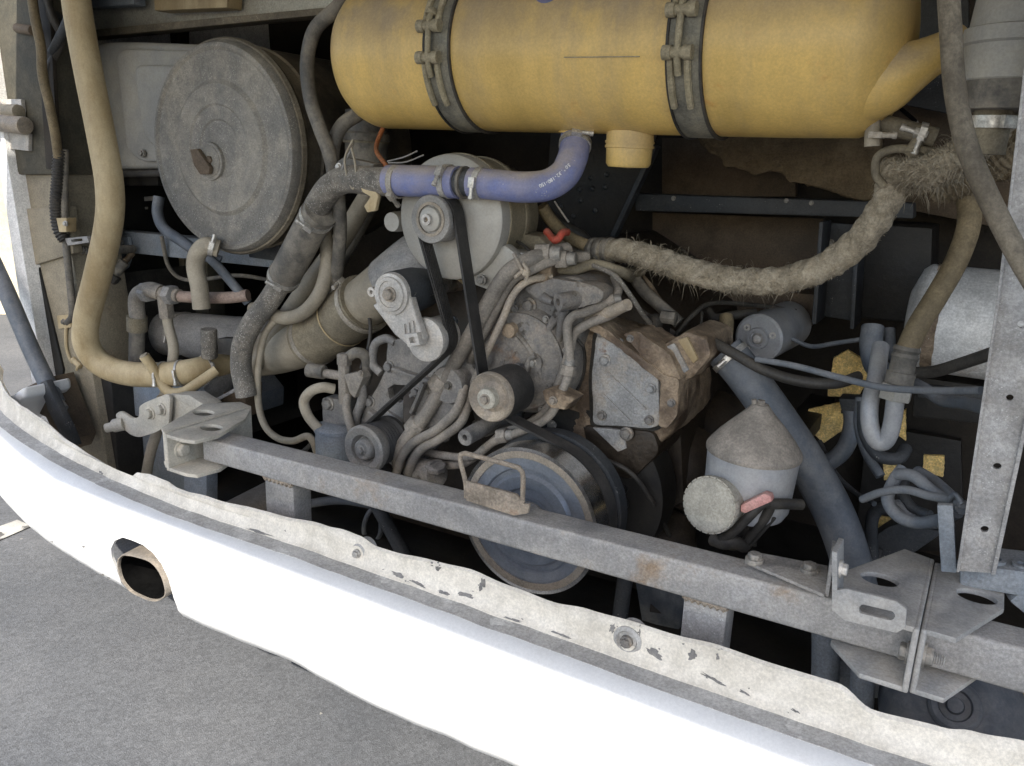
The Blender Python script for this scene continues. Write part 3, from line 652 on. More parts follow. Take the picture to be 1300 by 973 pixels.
holed_uchan(-.0035, 1, .714, .632, 1.105, 1.33, [(-.0015, 1.107), (-.0015, 1.328), (.066, 1.33), (.086, 1.287), (.086, 1.229), (.034, 1.107)], (.052, 1.245), r2, 'bracket_grey')
place('bolt', 'hexbolt', hexmaker, 'bolt', rb, Vector((-.0175, 1.125, .672)), -XV, 1.25)
nb = place('nut', 'hexbolt', hexmaker, 'bolt', r2, Vector((.0015, 1.13, .672)), XV, 1.35)
m = MB(); 
for k in range(5): m.lathe([(.0118+k*.0028, .0058), (.0128+k*.0028, .0072), (.0140+k*.0028, .0058)], Vector((.0015, 1.13, .672)), XV, 14)
m.build('thread', 'bolt_bright', r2)
# bracket pair on the left end of the beam
lb = thing('hinge_bracket', 'pale C bracket on the far end of the beam, its mouth holding the beam end', 'bracket', Vector((-1.38, 1.12, .62)))
holed_uchan(-1.425, 1, .706, .640, 1.04, 1.27, [(-1.4225, 1.042), (-1.4225, 1.268), (-1.375, 1.21), (-1.335, 1.10), (-1.345, 1.05), (-1.372, 1.042)], (-1.385, 1.125), lb, 'bracket_pale')
place('bolt', 'hexbolt', hexmaker, 'bracket_pale', lb, Vector((-1.4205, 1.075, .672)), XV, 1.5)
l2 = thing('hinge_bracket', 'pale C bracket on the far end of the beam, its mouth facing the corner post', 'bracket', Vector((-1.47, 1.15, .62)))
holed_uchan(-1.436, -1, .708, .642, 1.045, 1.28, [(-1.4385, 1.047), (-1.4385, 1.278), (-1.475, 1.285), (-1.53, 1.225), (-1.462, 1.06)], (-1.475, 1.18), l2, 'bracket_pale')
# flat bar with two bolts and the slotted angle bracket
fb = thing('flat_bar', 'flat grey bar bolted to the top of the beam beside the slotted bracket', 'bar', Vector((-.2, 1.2, .708)))
zt = .7085
q4 = [Gz(u, v, zt) for u, v in ((945, 716), (952, 703), (1050, 722), (1052, 752), (1046, 759))]
MB().prism(q4, ZV*.005).build('bar', 'steel_dusty', fb, .001)
qe = [Gz(u, v, zt) for u, v in ((1047, 757), (1051, 724))]
MB().prism([qe[0], qe[1], qe[1]+ZV*.05, qe[0]+ZV*.05], XV*.005).build('end_tab', 'steel_dusty', fb, .001)
for u, v in ((958, 709), (1028, 722)): place('bolt', 'hexbolt', hexmaker, 'bolt', fb, Gz(u, v, zt+.010)-ZV*.001, ZV, 1.1)
ab = thing('slotted_bracket', 'bent grey bracket with a long slot bolted to the flat bar', 'bracket', Vector((-.12, 1.12, .70)))
Ys = 1.085
m = holed_plate([(1058, 750), (1075, 748), (1138, 764), (1151, 774), (1149, 798), (1138, 804), (1072, 788), (1058, 776)],
                [arc((1096, 774), 6, 90, 270, 5, 6)+arc((1130, 782), 6, 270, 450, 5, 6)], Ys, .007); m.build('slotted_arm', 'bracket_grey', ab, .0008)
m = MB().prism([P(1056, 776, Ys), P(1056, 700, Ys), P(1056, 700, Ys)+YV*.05, P(1056, 776, Ys)+YV*.05], XV*.007); m.build('upright', 'bracket_grey', ab, .001)
place('bolt', 'hexbolt', hexmaker, 'bolt_bright', ab, P(1056, 728, Ys)+YV*.02+XV*.0085, XV, .95)
# wire handle standing on the beam
hb = thing('wire_hoop', 'rusty bent wire hoop with a gritty plate on the beam', 'wire hoop', Gz(630, 645, .705))
c = [P(592, 632, 1.135), P(591, 612, 1.135), P(584, 582, 1.135), P(589, 576, 1.135), P(600, 578, 1.135), P(652, 592, 1.135), P(660, 596, 1.135), P(664, 606, 1.135), P(663, 646, 1.135), P(664, 652, 1.135)]
MB().tube(smooth_path(c, 4), M(3.3, 630, 620, 1.13), 10).build('wire', 'rusty_grit', hb)
m = plate([(591, 611), (655, 628), (664, 640), (672, 641), (670, 652), (652, 655), (592, 636)], 1.130, .006); m.build('plate', 'rusty_grit', hb, .001)

# ================================================================ yellow expansion tank
YT = 1.47
tc_ = P(600, 70, YT); TR = M(92, 600, 70, YT)
tz = tc_.z
x0 = P(452, 80, YT).x; x1 = P(1160, 75, YT).x
tank = thing('expansion_tank', 'big dusty yellow plastic expansion tank strapped across the top of the bay', 'tank', Vector(((x0+x1)/2, YT, tz-TR)))
prof = [(0, 0)]
Lx = x1-x0
for i in range(1, 9):
    a = i/8*math.pi/2; prof.append((TR*.62*(1-math.cos(a)), TR*math.sin(a)**.85))
prof += [(.20, TR*1.0), (.40, TR*1.005), (Lx*.62, TR*1.0), (Lx-.17, TR*1.0)]
for i in range(1, 9):
    a = i/8*math.pi/2; prof.append((Lx-TR*.55+TR*.55*math.sin(a), TR*max(0, math.cos(a))**.75 if i < 8 else 0))
MB().lathe(prof, Vector((x0, YT, tz)), XV, 72).build('tank_body', 'tank_yellow', tank, angle=60)
MB().ring(Vector((x0+Lx*.715, YT, tz)), XV, TR*.985, TR*1.003, .003, 72).build('mould_seam', 'tank_yellow', tank)
# slanting spout at the right end
spp = [(1040, 98, YT-.02, 66), (1085, 102, YT-.04, 58), (1120, 100, YT-.05, 47), (1150, 88, YT-.05, 35), (1180, 73, YT-.04, 26), (1225, 50, YT-.02, 20)]
sp = smooth_path([P(u, v, y) for u, v, y, r in spp], 8); rad = smooth_path([Vector((M(r, u, v, y), 0, 0)) for u, v, y, r in spp], 8)
MB().tube(sp, [q.x for q in rad], 36).build('spout', 'tank_yellow', tank, angle=70)
MB().bar(P(716, 73, YT-TR*1.0), P(812, 72, YT-TR*1.0), .0012, .0015, ZV).build('scratch_line', 'trunnion', tank)
# drain neck
dn = P(801, 160, YT); nr = M(30, 801, 180, YT)
MB().lathe([(0, nr), (.018, nr), (.018, nr*1.04), (.022, nr*1.04), (.022, nr), (.026, nr), (.026, nr*1.04), (.030, nr*1.04), (.031, nr*.98), (.058, nr*.95), (.064, nr*.85), (.066, 0)], Vector((dn.x, YT, tz-TR+.006)), -ZV, 32).build('drain_neck', 'tank_yellow', tank)
on = P(731, 160, YT); 
MB().lathe([(0, M(24, 731, 175, YT)), (.010, M(22, 731, 175, YT)), (.012, M(16, 731, 175, YT)), (.05, M(15, 731, 175, YT))], Vector((on.x, YT, tz-TR+.01)), -ZV, 28).build('outlet_neck', 'tank_yellow', tank)
sn = P(702, 0, YT-.10)
sd = (sn-Vector((sn.x, YT, tz))).normalized()
MB().lathe([(TR-.01, .026), (TR+.012, .026), (TR+.014, .021), (TR+.05, .021)], Vector((sn.x, YT, tz)), sd, 24).build('filler_stub', 'blue_hose', tank)
# straps
for k, (ub, ut) in enumerate(((560, 555), (868, 866))):
    xb = P(ub, 110, YT-TR*.9).x
    st = thing('tank_strap', ('steel strap with T bolt clamp round the tank above the blue hose coupling', 'steel strap with T bolt clamp round the tank above the drain neck')[k], 'strap', Vector((xb, YT, tz-TR)))
    MB().ring(Vector((xb-.026, YT, tz)), XV, TR*.995, TR+.0035, .052, 72).build('band', 'strap', st)
    for dx in (-.029, .026): MB().ring(Vector((xb+dx, YT, tz)), XV, TR*.995, TR+.0065, .004, 72).build('band_edge', 'hose_dark', st)
    def on_tank(ang, out, dx=0): return Vector((xb+dx, YT-math.cos(ang)*(TR+out), tz+math.sin(ang)*(TR+out)))
    xo = -.012 if k == 0 else -.006
    angs = [R(a) for a in ((12, -8) if k == 0 else (14, -9))]
    for a in angs:
        n_ = Vector((0, -math.cos(a), math.sin(a))); c = on_tank(a, .012, xo)
        MB().lathe([(-.024, .009), (-.024, .0115), (-.010, .0115), (-.009, .009), (.009, .009), (.010, .0115), (.024, .0115), (.024, .009)], c, XV, 16).build('trunnion', 'trunnion', st)
    c0 = on_tank(angs[0]+.16, .013, xo); c1 = on_tank(angs[1]-.22, .011, xo)
    MB().tube(smooth_path([c0, on_tank(angs[0], .014, xo), on_tank(angs[1], .014, xo), c1], 4), .0058, 10).build('clamp_screw', 'trunnion', st)
    place('nut', 'hexbolt', hexmaker, 'trunnion', st, c0, (c0-on_tank(angs[0], .014, xo)), .85)
    for a0, a1 in ((angs[0]-.02, angs[0]+.5), (angs[1]-.6, angs[1]+.02)):
        pts = [on_tank(a0+(a1-a0)*i/8, .006, xo) for i in range(9)]
        for dx in (-.014, .014): MB().tube([p+XV*dx for p in pts], .0062, 8).build('clamp_loop', 'trunnion', st)
    # short tie bar that carries the strap from the rear wall
    MB().bar(Vector((xb, YT+TR, tz)), Vector((xb, 2.40, tz+.02)), .04, .03).build('tie_bar', 'frame_dark', st, .003)

# ================================================================ blue coolant hoses
bh, c, r = hose('coolant_hose', 'straight blue silicone hose length clamped at both ends', 'hose', [(494, 229, 1.36), (520, 230, 1.36), (550, 231, 1.36), (582, 232, 1.36)], 20, 'blue_hose', clamps=())
def to_thing(o, name, cat, label):
    return o
bc = thing('hose_coupling', 'short grey pipe joint between the two blue hoses', 'coupling', P(592, 232, 1.36))
MB().tube(path([(560, 231, 1.36), (590, 232, 1.36), (604, 232, 1.36)]), M(17, 590, 230, 1.36), 24).build('pipe', 'frame_dark', bc)
MB().ring(P(588, 232, 1.36), XV, M(15, 590, 230, 1.36), M(20.5, 590, 230, 1.36), .006, 32).build('collar', 'hose_grey', bc)
for u, sdv in ((505, Vector((0, -.6, -.8))), (569, Vector((.1, -.8, .5)))):
    p = P(u, 231, 1.36); clamp(bc, p, XV, r, .013, sdv, 'clamp' if u > 520 else 'clamp_dusty')
be, c2, r2_ = hose('coolant_elbow', 'blue silicone elbow hose with printed numbers rising to the yellow tank', 'hose',
        [(598, 232, 1.36), (630, 235, 1.365), (665, 238, 1.375), (695, 235, 1.39), (716, 222, 1.41), (726, 203, 1.43), (730, 185, 1.45), (731, 170, YT)], 19.5, 'blue_hose', clamps=(.07, .90), seg=24)
# printed number along the bend
def glyphs(txt, size):
    cu = bpy.data.curves.new('t', 'FONT'); cu.body = txt; cu.size = size; cu.align_x = 'CENTER'; cu.align_y = 'CENTER'; cu.offset = size*.015
    ob = bpy.data.objects.new('t', cu); me = bpy.data.meshes.new_from_object(ob); out = ([v.co.copy() for v in me.vertices], [list(p.vertices) for p in me.polygons])
    bpy.data.objects.remove(ob); bpy.data.curves.remove(cu); bpy.data.meshes.remove(me); return out
txt = '50°.32-180-150'
mb = MB(); uv0, uv1 = (722, 210), (686, 236); et = bvh_of([o for o in be.children if o.name.startswith('tube')][0])
for i, chh in enumerate(txt):
    if chh == ' ': continue
    t = i/(len(txt)-1); u = uv0[0]+(uv1[0]-uv0[0])*t; v = uv0[1]+(uv1[1]-uv0[1])*t+3*math.sin(math.pi*t)
    h = surf(et, u, v)
    if h[0] is None: continue
    pos = h[0]; nn = h[1] if h[1].dot(EYEP-pos) > 0 else -h[1]; pos = pos+nn*.0006
    ex_ = (P(*uv1, 1.4)-P(*uv0, 1.4)); ex_ = (ex_-nn*ex_.dot(nn)).normalized(); ey = nn.cross(ex_)
    vs, fs = glyphs(chh, M(6.4, u, v, 1.38))
    mb.add([pos+ex_*q.x+ey*q.y+nn*.0004 for q in vs], fs)
mb.build('printed_number', 'white_print', be)

# ================================================================ air cleaner and the box beside it
YA = 1.47
AC = P(277, 189, YA); AR = M(131, 277, 189, YA)
ac = thing('air_cleaner', 'big round dusty grey air cleaner drum with a flat lid', 'air filter', AC-ZV*AR)
MB().lathe([(.006, 0), (.006, .26*AR), (.003, .28*AR), (.003, .40*AR), (.0, .42*AR), (.0, .60*AR), (.007, .64*AR), (.007, .90*AR), (.002, .93*AR), (.004, .965*AR), (.014, .99*AR), (.03, AR)], AC, YV, 96).build('lid', 'air_lid', ac, angle=25)
MB().lathe([(.026, .97*AR), (.026, 1.015*AR), (.036, 1.03*AR), (.046, 1.015*AR), (.050, 1.0*AR)], AC, YV, 96).build('rim', 'air_rim', ac)
MB().lathe([(.048, .985*AR), (.056, .99*AR), (.060, .975*AR), (.10, .972*AR), (.105, .99*AR), (.115, .972*AR), (.46, .965*AR), (.48, .92*AR)], AC, YV, 96).build('drum', 'air_body', ac)
pc = P(266, 205, YA-.001); pr = M(24, 266, 205, YA)
MB().lathe([(-.003, 0), (-.003, pr*.80), (-.001, pr*.83), (-.001, pr*.97), (.004, pr), (.01, pr)], pc, YV, 40).build('centre_plate', 'air_lid', ac)
hm = plate([(241, 190), (250, 189), (266, 213), (265, 221), (254, 222), (246, 210)], YA-.018, .012); hm.build('wing_tab', 'panel_brown', ac, .002)
place('nut', 'hexbolt', hexmaker, 'panel_brown', ac, P(268, 203, YA-.0), -YV, 1.0)
MB().ring(P(268, 203, YA+.002), -YV, .004, M(7, 268, 203, YA), .004, 20).build('washer', 'steel_dusty', ac)
MB().bar(AC+Vector((0, .16, -.93*AR)), AC+Vector((0, .16, -AR-.03)), .12, .05, YV).build('saddle', 'frame_dark', ac, .004)
# pale box
gb = thing('header_tank', 'pale grey moulded header tank behind the tan hose beside the air cleaner', 'tank', P(140, 215, 1.5))
def rpoly(pts, rad=8, n=5):
    out = []; k = len(pts)
    for i in range(k):
        a, b, c = Vector((*pts[i-1], 0)), Vector((*pts[i], 0)), Vector((*pts[(i+1) % k], 0))
        rr_ = min(rad, (a-b).length*.45, (c-b).length*.45); p0 = b+(a-b).normalized()*rr_; p1 = b+(c-b).normalized()*rr_
        for j in range(n+1):
            t = j/n; q = p0*(1-t)**2+b*2*t*(1-t)+p1*t*t; out.append((q.x, q.y))
    return out
plate(rpoly([(70, 60), (150, 52), (262, 56), (262, 214), (128, 216), (100, 204)], 20), 1.555, .28).build('shell', 'box_grey', gb, .022, seg=4)
plate(rpoly([(146, 62), (260, 64), (260, 205), (178, 206), (160, 190)], 16), 1.54, .03).build('face_rib', 'box_grey', gb, .008, seg=3)
plate(rpoly([(168, 82), (256, 84), (256, 186), (196, 188), (182, 172)], 14), 1.526, .03).build('face_panel', 'box_grey', gb, .008, seg=3)
bolt(gb, 180, 195, 1.53, 5)
MB().tube(path([(104, 210, 1.56), (130, 218, 1.55), (160, 221, 1.55), (205, 220, 1.56)]), .010, 10).build('bottom_seam', 'hose_dark', gb)
plate([(130, 216), (200, 216), (200, 236), (140, 236)], 1.62, .12).build('tray', 'black_part', gb, .004)
plate([(100, 124), (103, 124), (109, 163), (107, 166)], 1.5535, .002).build('tape_strip', 'white_print', gb)

# ================================================================ alternator
nut = P(543, 279, 1.325); AX, AZ = nut.x, nut.z
al = thing('alternator', 'round pale grey alternator with a ribbed pulley under the blue hose', 'alternator', Vector((AX, 1.45, AZ-.125)))
aR = M(79, 566, 272, 1.40); A0 = Vector((AX, 0, AZ))
MB().lathe([(1.392, .02), (1.388, .036), (1.390, aR*.50), (1.394, aR*.93), (1.400, aR*.985), (1.412, aR), (1.434, aR*.995)], A0, YV, 72).build('front_shell', 'alternator', al)
MB().ring(A0+YV*1.430, YV, aR*.9, aR*1.012, .006, 72).build('joint_ring', 'alternator_dark', al)
MB().lathe([(1.434, aR*.96), (1.50, aR*.955), (1.502, aR*.97), (1.512, aR*.97), (1.514, aR*.90), (1.575, aR*.86), (1.60, aR*.7)], A0, YV, 64).build('rear_body', 'alternator_dark', al)
pr_ = M(30, 550, 277, 1.35)
pu = MB().lathe([(1.336, pr_*.62), (1.334, pr_*.66), (1.333, pr_*.98), (1.336, pr_*1.02), (1.342, pr_*1.02)]+[(1.343+.0035*i, pr_*(.93 if i % 2 else .985)) for i in range(9)]+[(1.374, pr_*1.0), (1.378, pr_*1.0), (1.379, pr_*.7), (1.395, pr_*.6)], A0, YV, 48).build('pulley', 'pulley_grey', al)
MB().ring(A0+YV*1.332, YV, pr_*.60, pr_*.72, .004, 40).build('pulley_lip', 'damper_rim', pu)
MB().lathe([(1.326, .009), (1.326, pr_*.33), (1.330, pr_*.50), (1.345, pr_*.58), (1.365, pr_*.58)], A0, YV, 36).build('hub', 'alternator', pu)
MB().ring(A0+YV*1.318, YV, .0052, .0108, .02, 24).build('shaft_nut', 'alu_white', pu)
MB().lathe([(1.3245, 0), (1.3245, .0055), (1.34, .0055)], A0, YV, 16).build('shaft_bore', 'cast_brown', pu)
mt = plate([(622, 350), (640, 318), (672, 322), (668, 350), (640, 362)], 1.43, .06); mt.build('mount_lug', 'alternator', al, .006)
bolt(al, 611, 356, 1.40, 7, 'bolt')
plate([(596, 338), (640, 310), (664, 330), (626, 372), (600, 362)], 1.415, .03).build('mount_lug', 'alternator', al, .008)
MB().lathe([(0, .020), (.02, .022), (.05, .022)], P(497, 282, 1.41), YV, 20).build('mount_ear', 'alternator', al)
plate([(655, 296), (684, 300), (697, 312), (697, 330), (650, 330)], 1.50, .08).build('terminal_box', 'alternator_dark', al, .006)

# ================================================================ serpentine belt and its pulleys
YB = 1.345
def xz(u, v, Y): p = P(u, v, Y); return Vector((p.x, p.z))
cI = xz(617, 507, 1.29); rI = M(33, 617, 507, 1.29)
cC = xz(663, 667, 1.27); rC = M(99, 663, 667, 1.27)
cL = xz(457, 573, 1.29); rL = M(30, 457, 573, 1.29)
cT = xz(531, 434, 1.30); rT = M(26, 531, 434, 1.30)
cA = Vector((AX, AZ)); rA = pr_*.97
circs = [(cA, rA, 1), (cI, rI, -1), (cC, rC*.97, 1), (cL, rL*.97, 1), (cT, rT, -1)]
def rot90(v): return Vector((-v.y, v.x))
cont = []
for i in range(len(circs)):
    (ci, ri, si), (cj, rj, sj) = circs[i], circs[(i+1) % len(circs)]
    d = cj-ci; D = d.length; d = d/D; k = -(rj*sj-ri*si)/D
    Ln = d*k+rot90(d)*math.sqrt(max(0, 1-k*k))
    cont.append((ci+Ln*ri*si, cj+Ln*rj*sj))
loop = []
for i in range(len(circs)):
    c_i, r_i, s_i = circs[i]; pin = cont[i-1][1]; pout = cont[i][0]
    a0 = math.atan2((pin-c_i).y, (pin-c_i).x); a1 = math.atan2((pout-c_i).y, (pout-c_i).x)
    if s_i > 0:
        while a1 > a0: a1 -= 2*math.pi
    else:
        while a1 < a0: a1 += 2*math.pi
    nst = max(3, int(abs(a1-a0)/.12))
    loop += [c_i+Vector((math.cos(a0+(a1-a0)*j/nst), math.sin(a0+(a1-a0)*j/nst)))*r_i for j in range(nst+1)]
    p, q = cont[i]; loop += [p.lerp(q, t) for t in (.25, .5, .75)]
WB = .036
def band(loop, y0, y1, t0, t1):
    mb = MB(); n = len(loop); vs = []
    for i in range(n):
        tg = (loop[(i+1) % n]-loop[i-1]).normalized(); nn = rot90(tg)
        for y, o in ((y0, t0), (y1, t0), (y1, t1), (y0, t1)):
            q = loop[i]+nn*o; vs.append(Vector((q.x, y, q.y)))
    fs = [[4*i+j, 4*i+(j+1) % 4, 4*((i+1) % n)+(j+1) % 4, 4*((i+1) % n)+j] for i in range(n) for j in range(4)]
    return mb.add(vs, fs)
bt = thing('drive_belt', 'long black ribbed belt looping over the pulleys', 'belt', Vector((cI.x, YB, cI.y)))
band(loop, YB, YB+WB, .0006, .0042).build('belt_back', 'belt_black', bt)
for k in range(6): band(loop, YB+.002+k*.0056, YB+.002+k*.0056+.0032, -.0022, .001).build('belt_rib', 'belt_black', bt)

cp = thing('crank_pulley', 'large blue grey crankshaft pulley behind the beam', 'pulley', Vector((cC.x, 1.33, cC.y-rC)))
C0 = Vector((cC.x, 0, cC.y))
MB().lathe([(1.305, 0), (1.305, .16*rC), (1.298, .17*rC), (1.298, .30*rC), (1.302, .31*rC), (1.304, .42*rC), (1.292, .45*rC), (1.290, .60*rC), (1.298, .64*rC), (1.298, .70*rC), (1.291, .72*rC), (1.291, .862*rC), (1.33, .862*rC)], C0, YV, 96).build('disc', 'damper', cp, angle=25)
MB().ring(C0+YV*1.288, YV, .86*rC, .95*rC, .012, 96).build('face_ring', 'damper_rim', cp)
MB().ring(C0+YV*1.289, YV, .945*rC, rC, .05, 96).build('rim', 'polished', cp)
for k in range(7): MB().ring(C0+YV*(YB+.002+k*.0052), YV, .85*rC, .95*rC, .0026, 96).build('groove_land', 'polished', cp)
MB().ring(C0+YV*1.338, YV, .83*rC, .93*rC, .05, 96).build('groove_band', 'polished', cp)
MB().ring(C0+YV*1.389, YV, .80*rC, 1.03*rC, .03, 96).build('back_ring', 'frame_dark', cp)
MB().lathe([(1.30, .26*rC), (1.29, .27*rC), (1.285, .20*rC), (1.285, .10*rC), (1.295, 0)], C0, YV, 40).build('hub', 'pulley_grey', cp)
MB().lathe([(1.30, .15*rC), (1.62, .15*rC)], C0, YV, 24).build('crank_nose', 'black_part', cp)
ip = thing('idler_pulley', 'smooth tan faced idler pulley in front of the round cover', 'pulley', Vector((cI.x, 1.33, cI.y-rI)))
I0 = Vector((cI.x, 0, cI.y))
MB().lathe([(1.306, .30*rI), (1.304, .45*rI), (1.312, .62*rI), (1.308, .80*rI), (1.300, .93*rI), (1.304, .985*rI), (1.310, rI), (1.33, rI*.98)], I0, YV, 56).build('face', 'idler_tan', ip)
MB().lathe([(1.320, .97*rI), (1.3105, rI*.985), (1.312, rI*.997), (1.392, rI*.995), (1.394, rI*.5)], I0, YV, 56).build('tread', 'belt_black', ip)
MB().lathe([(1.310, .44*rI), (1.290, .40*rI), (1.288, .36*rI), (1.286, .20*rI)], I0, YV, 32).build('hub', 'disc_cream', ip)
place('bolt', 'hexbolt', hexmaker, 'idler_tan', ip, I0+YV*1.287, -YV, .9)
MB().lathe([(1.39, .3*rI), (1.50, .3*rI)], I0, YV, 20).build('axle', 'cast_grey', ip)
lp = thing('lower_pulley', 'grooved grey pulley low beside the bluish filter bowl', 'pulley', Vector((cL.x, 1.33, cL.y-rL)))
L0 = Vector((cL.x, 0, cL.y))
MB().lathe([(1.318, .30*rL), (1.316, .55*rL), (1.300, .66*rL), (1.297, .97*rL), (1.302, 1.06*rL), (1.318, 1.06*rL), (1.335, .9*rL)], L0, YV, 56).build('face', 'pulley_grey', lp)
MB().lathe([(1.317, .95*rL)]+[(1.32+.0045*i, rL*(.90 if i % 2 else .96)) for i in range(14)]+[(1.385, 1.04*rL), (1.395, 1.04*rL), (1.396, .5*rL)], L0, YV, 56).build('grooves', 'belt_black', lp)
MB().lathe([(1.317, .50*rL), (1.298, .44*rL), (1.294, .36*rL), (1.294, 0)], L0, YV, 32).build('hub', 'pulley_grey', lp)
place('bolt', 'hexbolt', hexmaker, 'pulley_grey', lp, L0+YV*1.294, -YV, .95)
MB().lathe([(1.39, .3*rL), (1.62, .3*rL)], L0, YV, 20).build('axle', 'cast_grey', lp)
# belt tensioner
bt2 = thing('belt_tensioner', 'whitish cast aluminium belt tensioner arm with its own pulley', 'belt tensioner', P(531, 462, 1.33))
T0 = Vector((cT.x, 0, cT.y))
MB().lathe([(1.318, .3*rT), (1.318, .90*rT), (1.322, 1.1*rT), (1.330, 1.12*rT), (1.334, 1.0*rT), (1.39, 1.0*rT), (1.394, .4*rT)], T0, YV, 48).build('wheel', 'alu_white', bt2)
pv = P(495, 374, 1.285); rp = M(27, 495, 374, 1.285)
MB().lathe([(0, 0), (0, rp*.62), (-.003, rp*.64), (-.003, rp*.80), (.001, rp*.84), (.002, rp*.98), (.010, rp*1.02), (.03, rp*1.05)], pv, YV, 48).build('spring_cap', 'alu_white', bt2)
MB().lathe([(.012, rp*1.06), (.075, rp*1.10), (.13, rp*.9)], pv, YV, 40).build('spring_drum', 'frame_dark', bt2)
arm = [(472, 388), (480, 398), (500, 425), (518, 440), (533, 441), (537, 430), (528, 404), (520, 376), (517, 362), (500, 372)]
plate(arm, 1.292, .022).build('arm', 'alu_white', bt2, .006, seg=3)
holed_plate([(512, 425), (529, 423), (533, 438), (518, 441)], [[(518, 429), (526, 428), (527.5, 435), (520.5, 436)]], 1.280, .014).build('arm_boss', 'alu_white', bt2, .0004)
for q in ([(511, 412), (513, 412), (514, 424), (512, 424)], [(516.5, 410), (518.5, 410), (520, 423), (518, 423)], [(522, 408), (524, 408), (526, 422), (524, 422)]): plate(q, 1.287, .008).build('arm_rib', 'alu_white', bt2, .0008)
MB().ring(P(471, 371, 1.30), YV, .004, .010, .012, 16).build('ear', 'alu_white', bt2)
place('bolt', 'hexbolt', hexmaker, 'idler_tan', bt2, pv-YV*.001, -YV, 1.25)
MB().lathe([(.10, rp*.5), (.28, rp*.5)], pv, YV, 20).build('axle', 'cast_grey', bt2)

# ================================================================ engine
en = thing('engine', 'dusty diesel engine with bolted castings filling the middle of the bay', 'engine', Vector((-.75, 1.8, .35)))
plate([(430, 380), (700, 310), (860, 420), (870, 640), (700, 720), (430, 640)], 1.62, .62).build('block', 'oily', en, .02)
MB().box(Vector((-.72, 1.95, .42)), .45, .5, .25).build('oil_pan', 'black_part', en, .03)
# round front cover
cc_ = P(662, 458, 1.44); rc_ = M(72, 662, 458, 1.44)
MB().lathe([(-.022, 0), (-.022, rc_*.40), (-.016, rc_*.62), (-.012, rc_*.80), (.004, rc_*.92), (.02, rc_*.985), (.05, rc_*1.0), (.18, rc_*1.0)], cc_, YV, 72).build('front_cover', 'cast_grey', en)
MB().ring(cc_-YV*.010, YV, rc_*.80, rc_*.86, .03, 64).build('cover_ridge', 'cast_grey', en)
plate(rpoly([(640, 405), (655, 368), (690, 352), (735, 352), (752, 368), (738, 420), (720, 470), (680, 440)], 14), 1.455, .16).build('upper_casting', 'cast_grey', en, .012, seg=3)
plate(rpoly([(598, 420), (620, 392), (660, 400), (650, 540), (610, 560), (596, 520)], 12), 1.49, .12).build('side_casting', 'cast_grey', en, .012, seg=3)
plate(rpoly([(664, 366), (700, 354), (755, 362), (768, 372), (762, 384), (716, 396), (700, 388), (676, 376)], 8), 1.43, .05).build('top_rib', 'cast_grey', en, .008)
b0_ = P(708, 384, 1.397); bx_ = P(768, 372, 1.50)-b0_; bl_ = bx_.length; rb_ = M(11, 708, 384, 1.4)
MB().lathe([(.045, rb_*.40), (0, rb_*.40), (0, rb_*.94), (.003, rb_), (bl_, rb_*1.1)], b0_, bx_, 28).build('hollow_boss', 'cast_grey', en)
for a, b in (((712, 392, 1.43), (688, 434, 1.44)), ((716, 394, 1.43), (704, 460, 1.45)), ((690, 378, 1.43), (702, 384, 1.42))):
    MB().tube([P(*a), P(*b)], [.011, .006], 10).build('casting_rib', 'cast_grey', en)
# spiral ridge and bosses on the cover
MB().tube(path([(648, 418, 1.425), (662, 430, 1.42), (675, 448, 1.42), (685, 470, 1.422), (686, 490, 1.43), (676, 510, 1.43)]), .006, 10).build('cover_rib', 'cast_grey', en)
MB().lathe([(-.012, M(9, 649, 419, 1.42)), (.03, M(10, 649, 419, 1.42))], P(649, 419, 1.42), YV, 20).build('cover_boss', 'cast_brown', en)
MB().ring(P(676, 461, 1.415), YV, M(7, 676, 461, 1.41), M(13, 676, 461, 1.41), .03, 24).build('cover_boss', 'cast_grey', en)
bolt(en, 676, 461, 1.415, 6.5); bolt(en, 672, 388, 1.452, 10, 'cast_grey'); bolt(en, 607, 428, 1.487, 8); bolt(en, 620, 442, 1.43, 5); bolt(en, 656, 467, 1.418, 6, 'cast_grey')
MB().tube(path([(662, 480, 1.41), (668, 470, 1.408), (672, 456, 1.41), (680, 452, 1.41)]), .0055, 10).build('cover_rib', 'cast_grey', en)
sc = [(635+i*3.2, 462-i*2.2+(2.8 if i % 2 else -2.2), 1.4165) for i in range(8)]
MB().tube(path(sc, 4), .0014, 6).build('cast_lettering', 'cast_grey', en)
for k in range(9):
    a = R(20+k*40); bolt_p = cc_+Vector((math.cos(a), 0, math.sin(a)))*rc_*.93-YV*.004
    place('bolt', 'hexbolt', hexmaker, ('cast_grey', 'bolt')[k % 2], en, bolt_p, -YV, .62)
MB().ring(cc_+YV*.052, YV, rc_*.9, rc_*1.035, .004, 64).build('gasket', 'hose_dark', en)
for u, v, s in ((648, 385, 6), (735, 362, 6), (712, 432, 6), (610, 470, 6), (605, 540, 7), (640, 556, 6), (700, 540, 6)): bolt(en, u, v, 1.45 if u > 620 else 1.487, s, 'bolt')
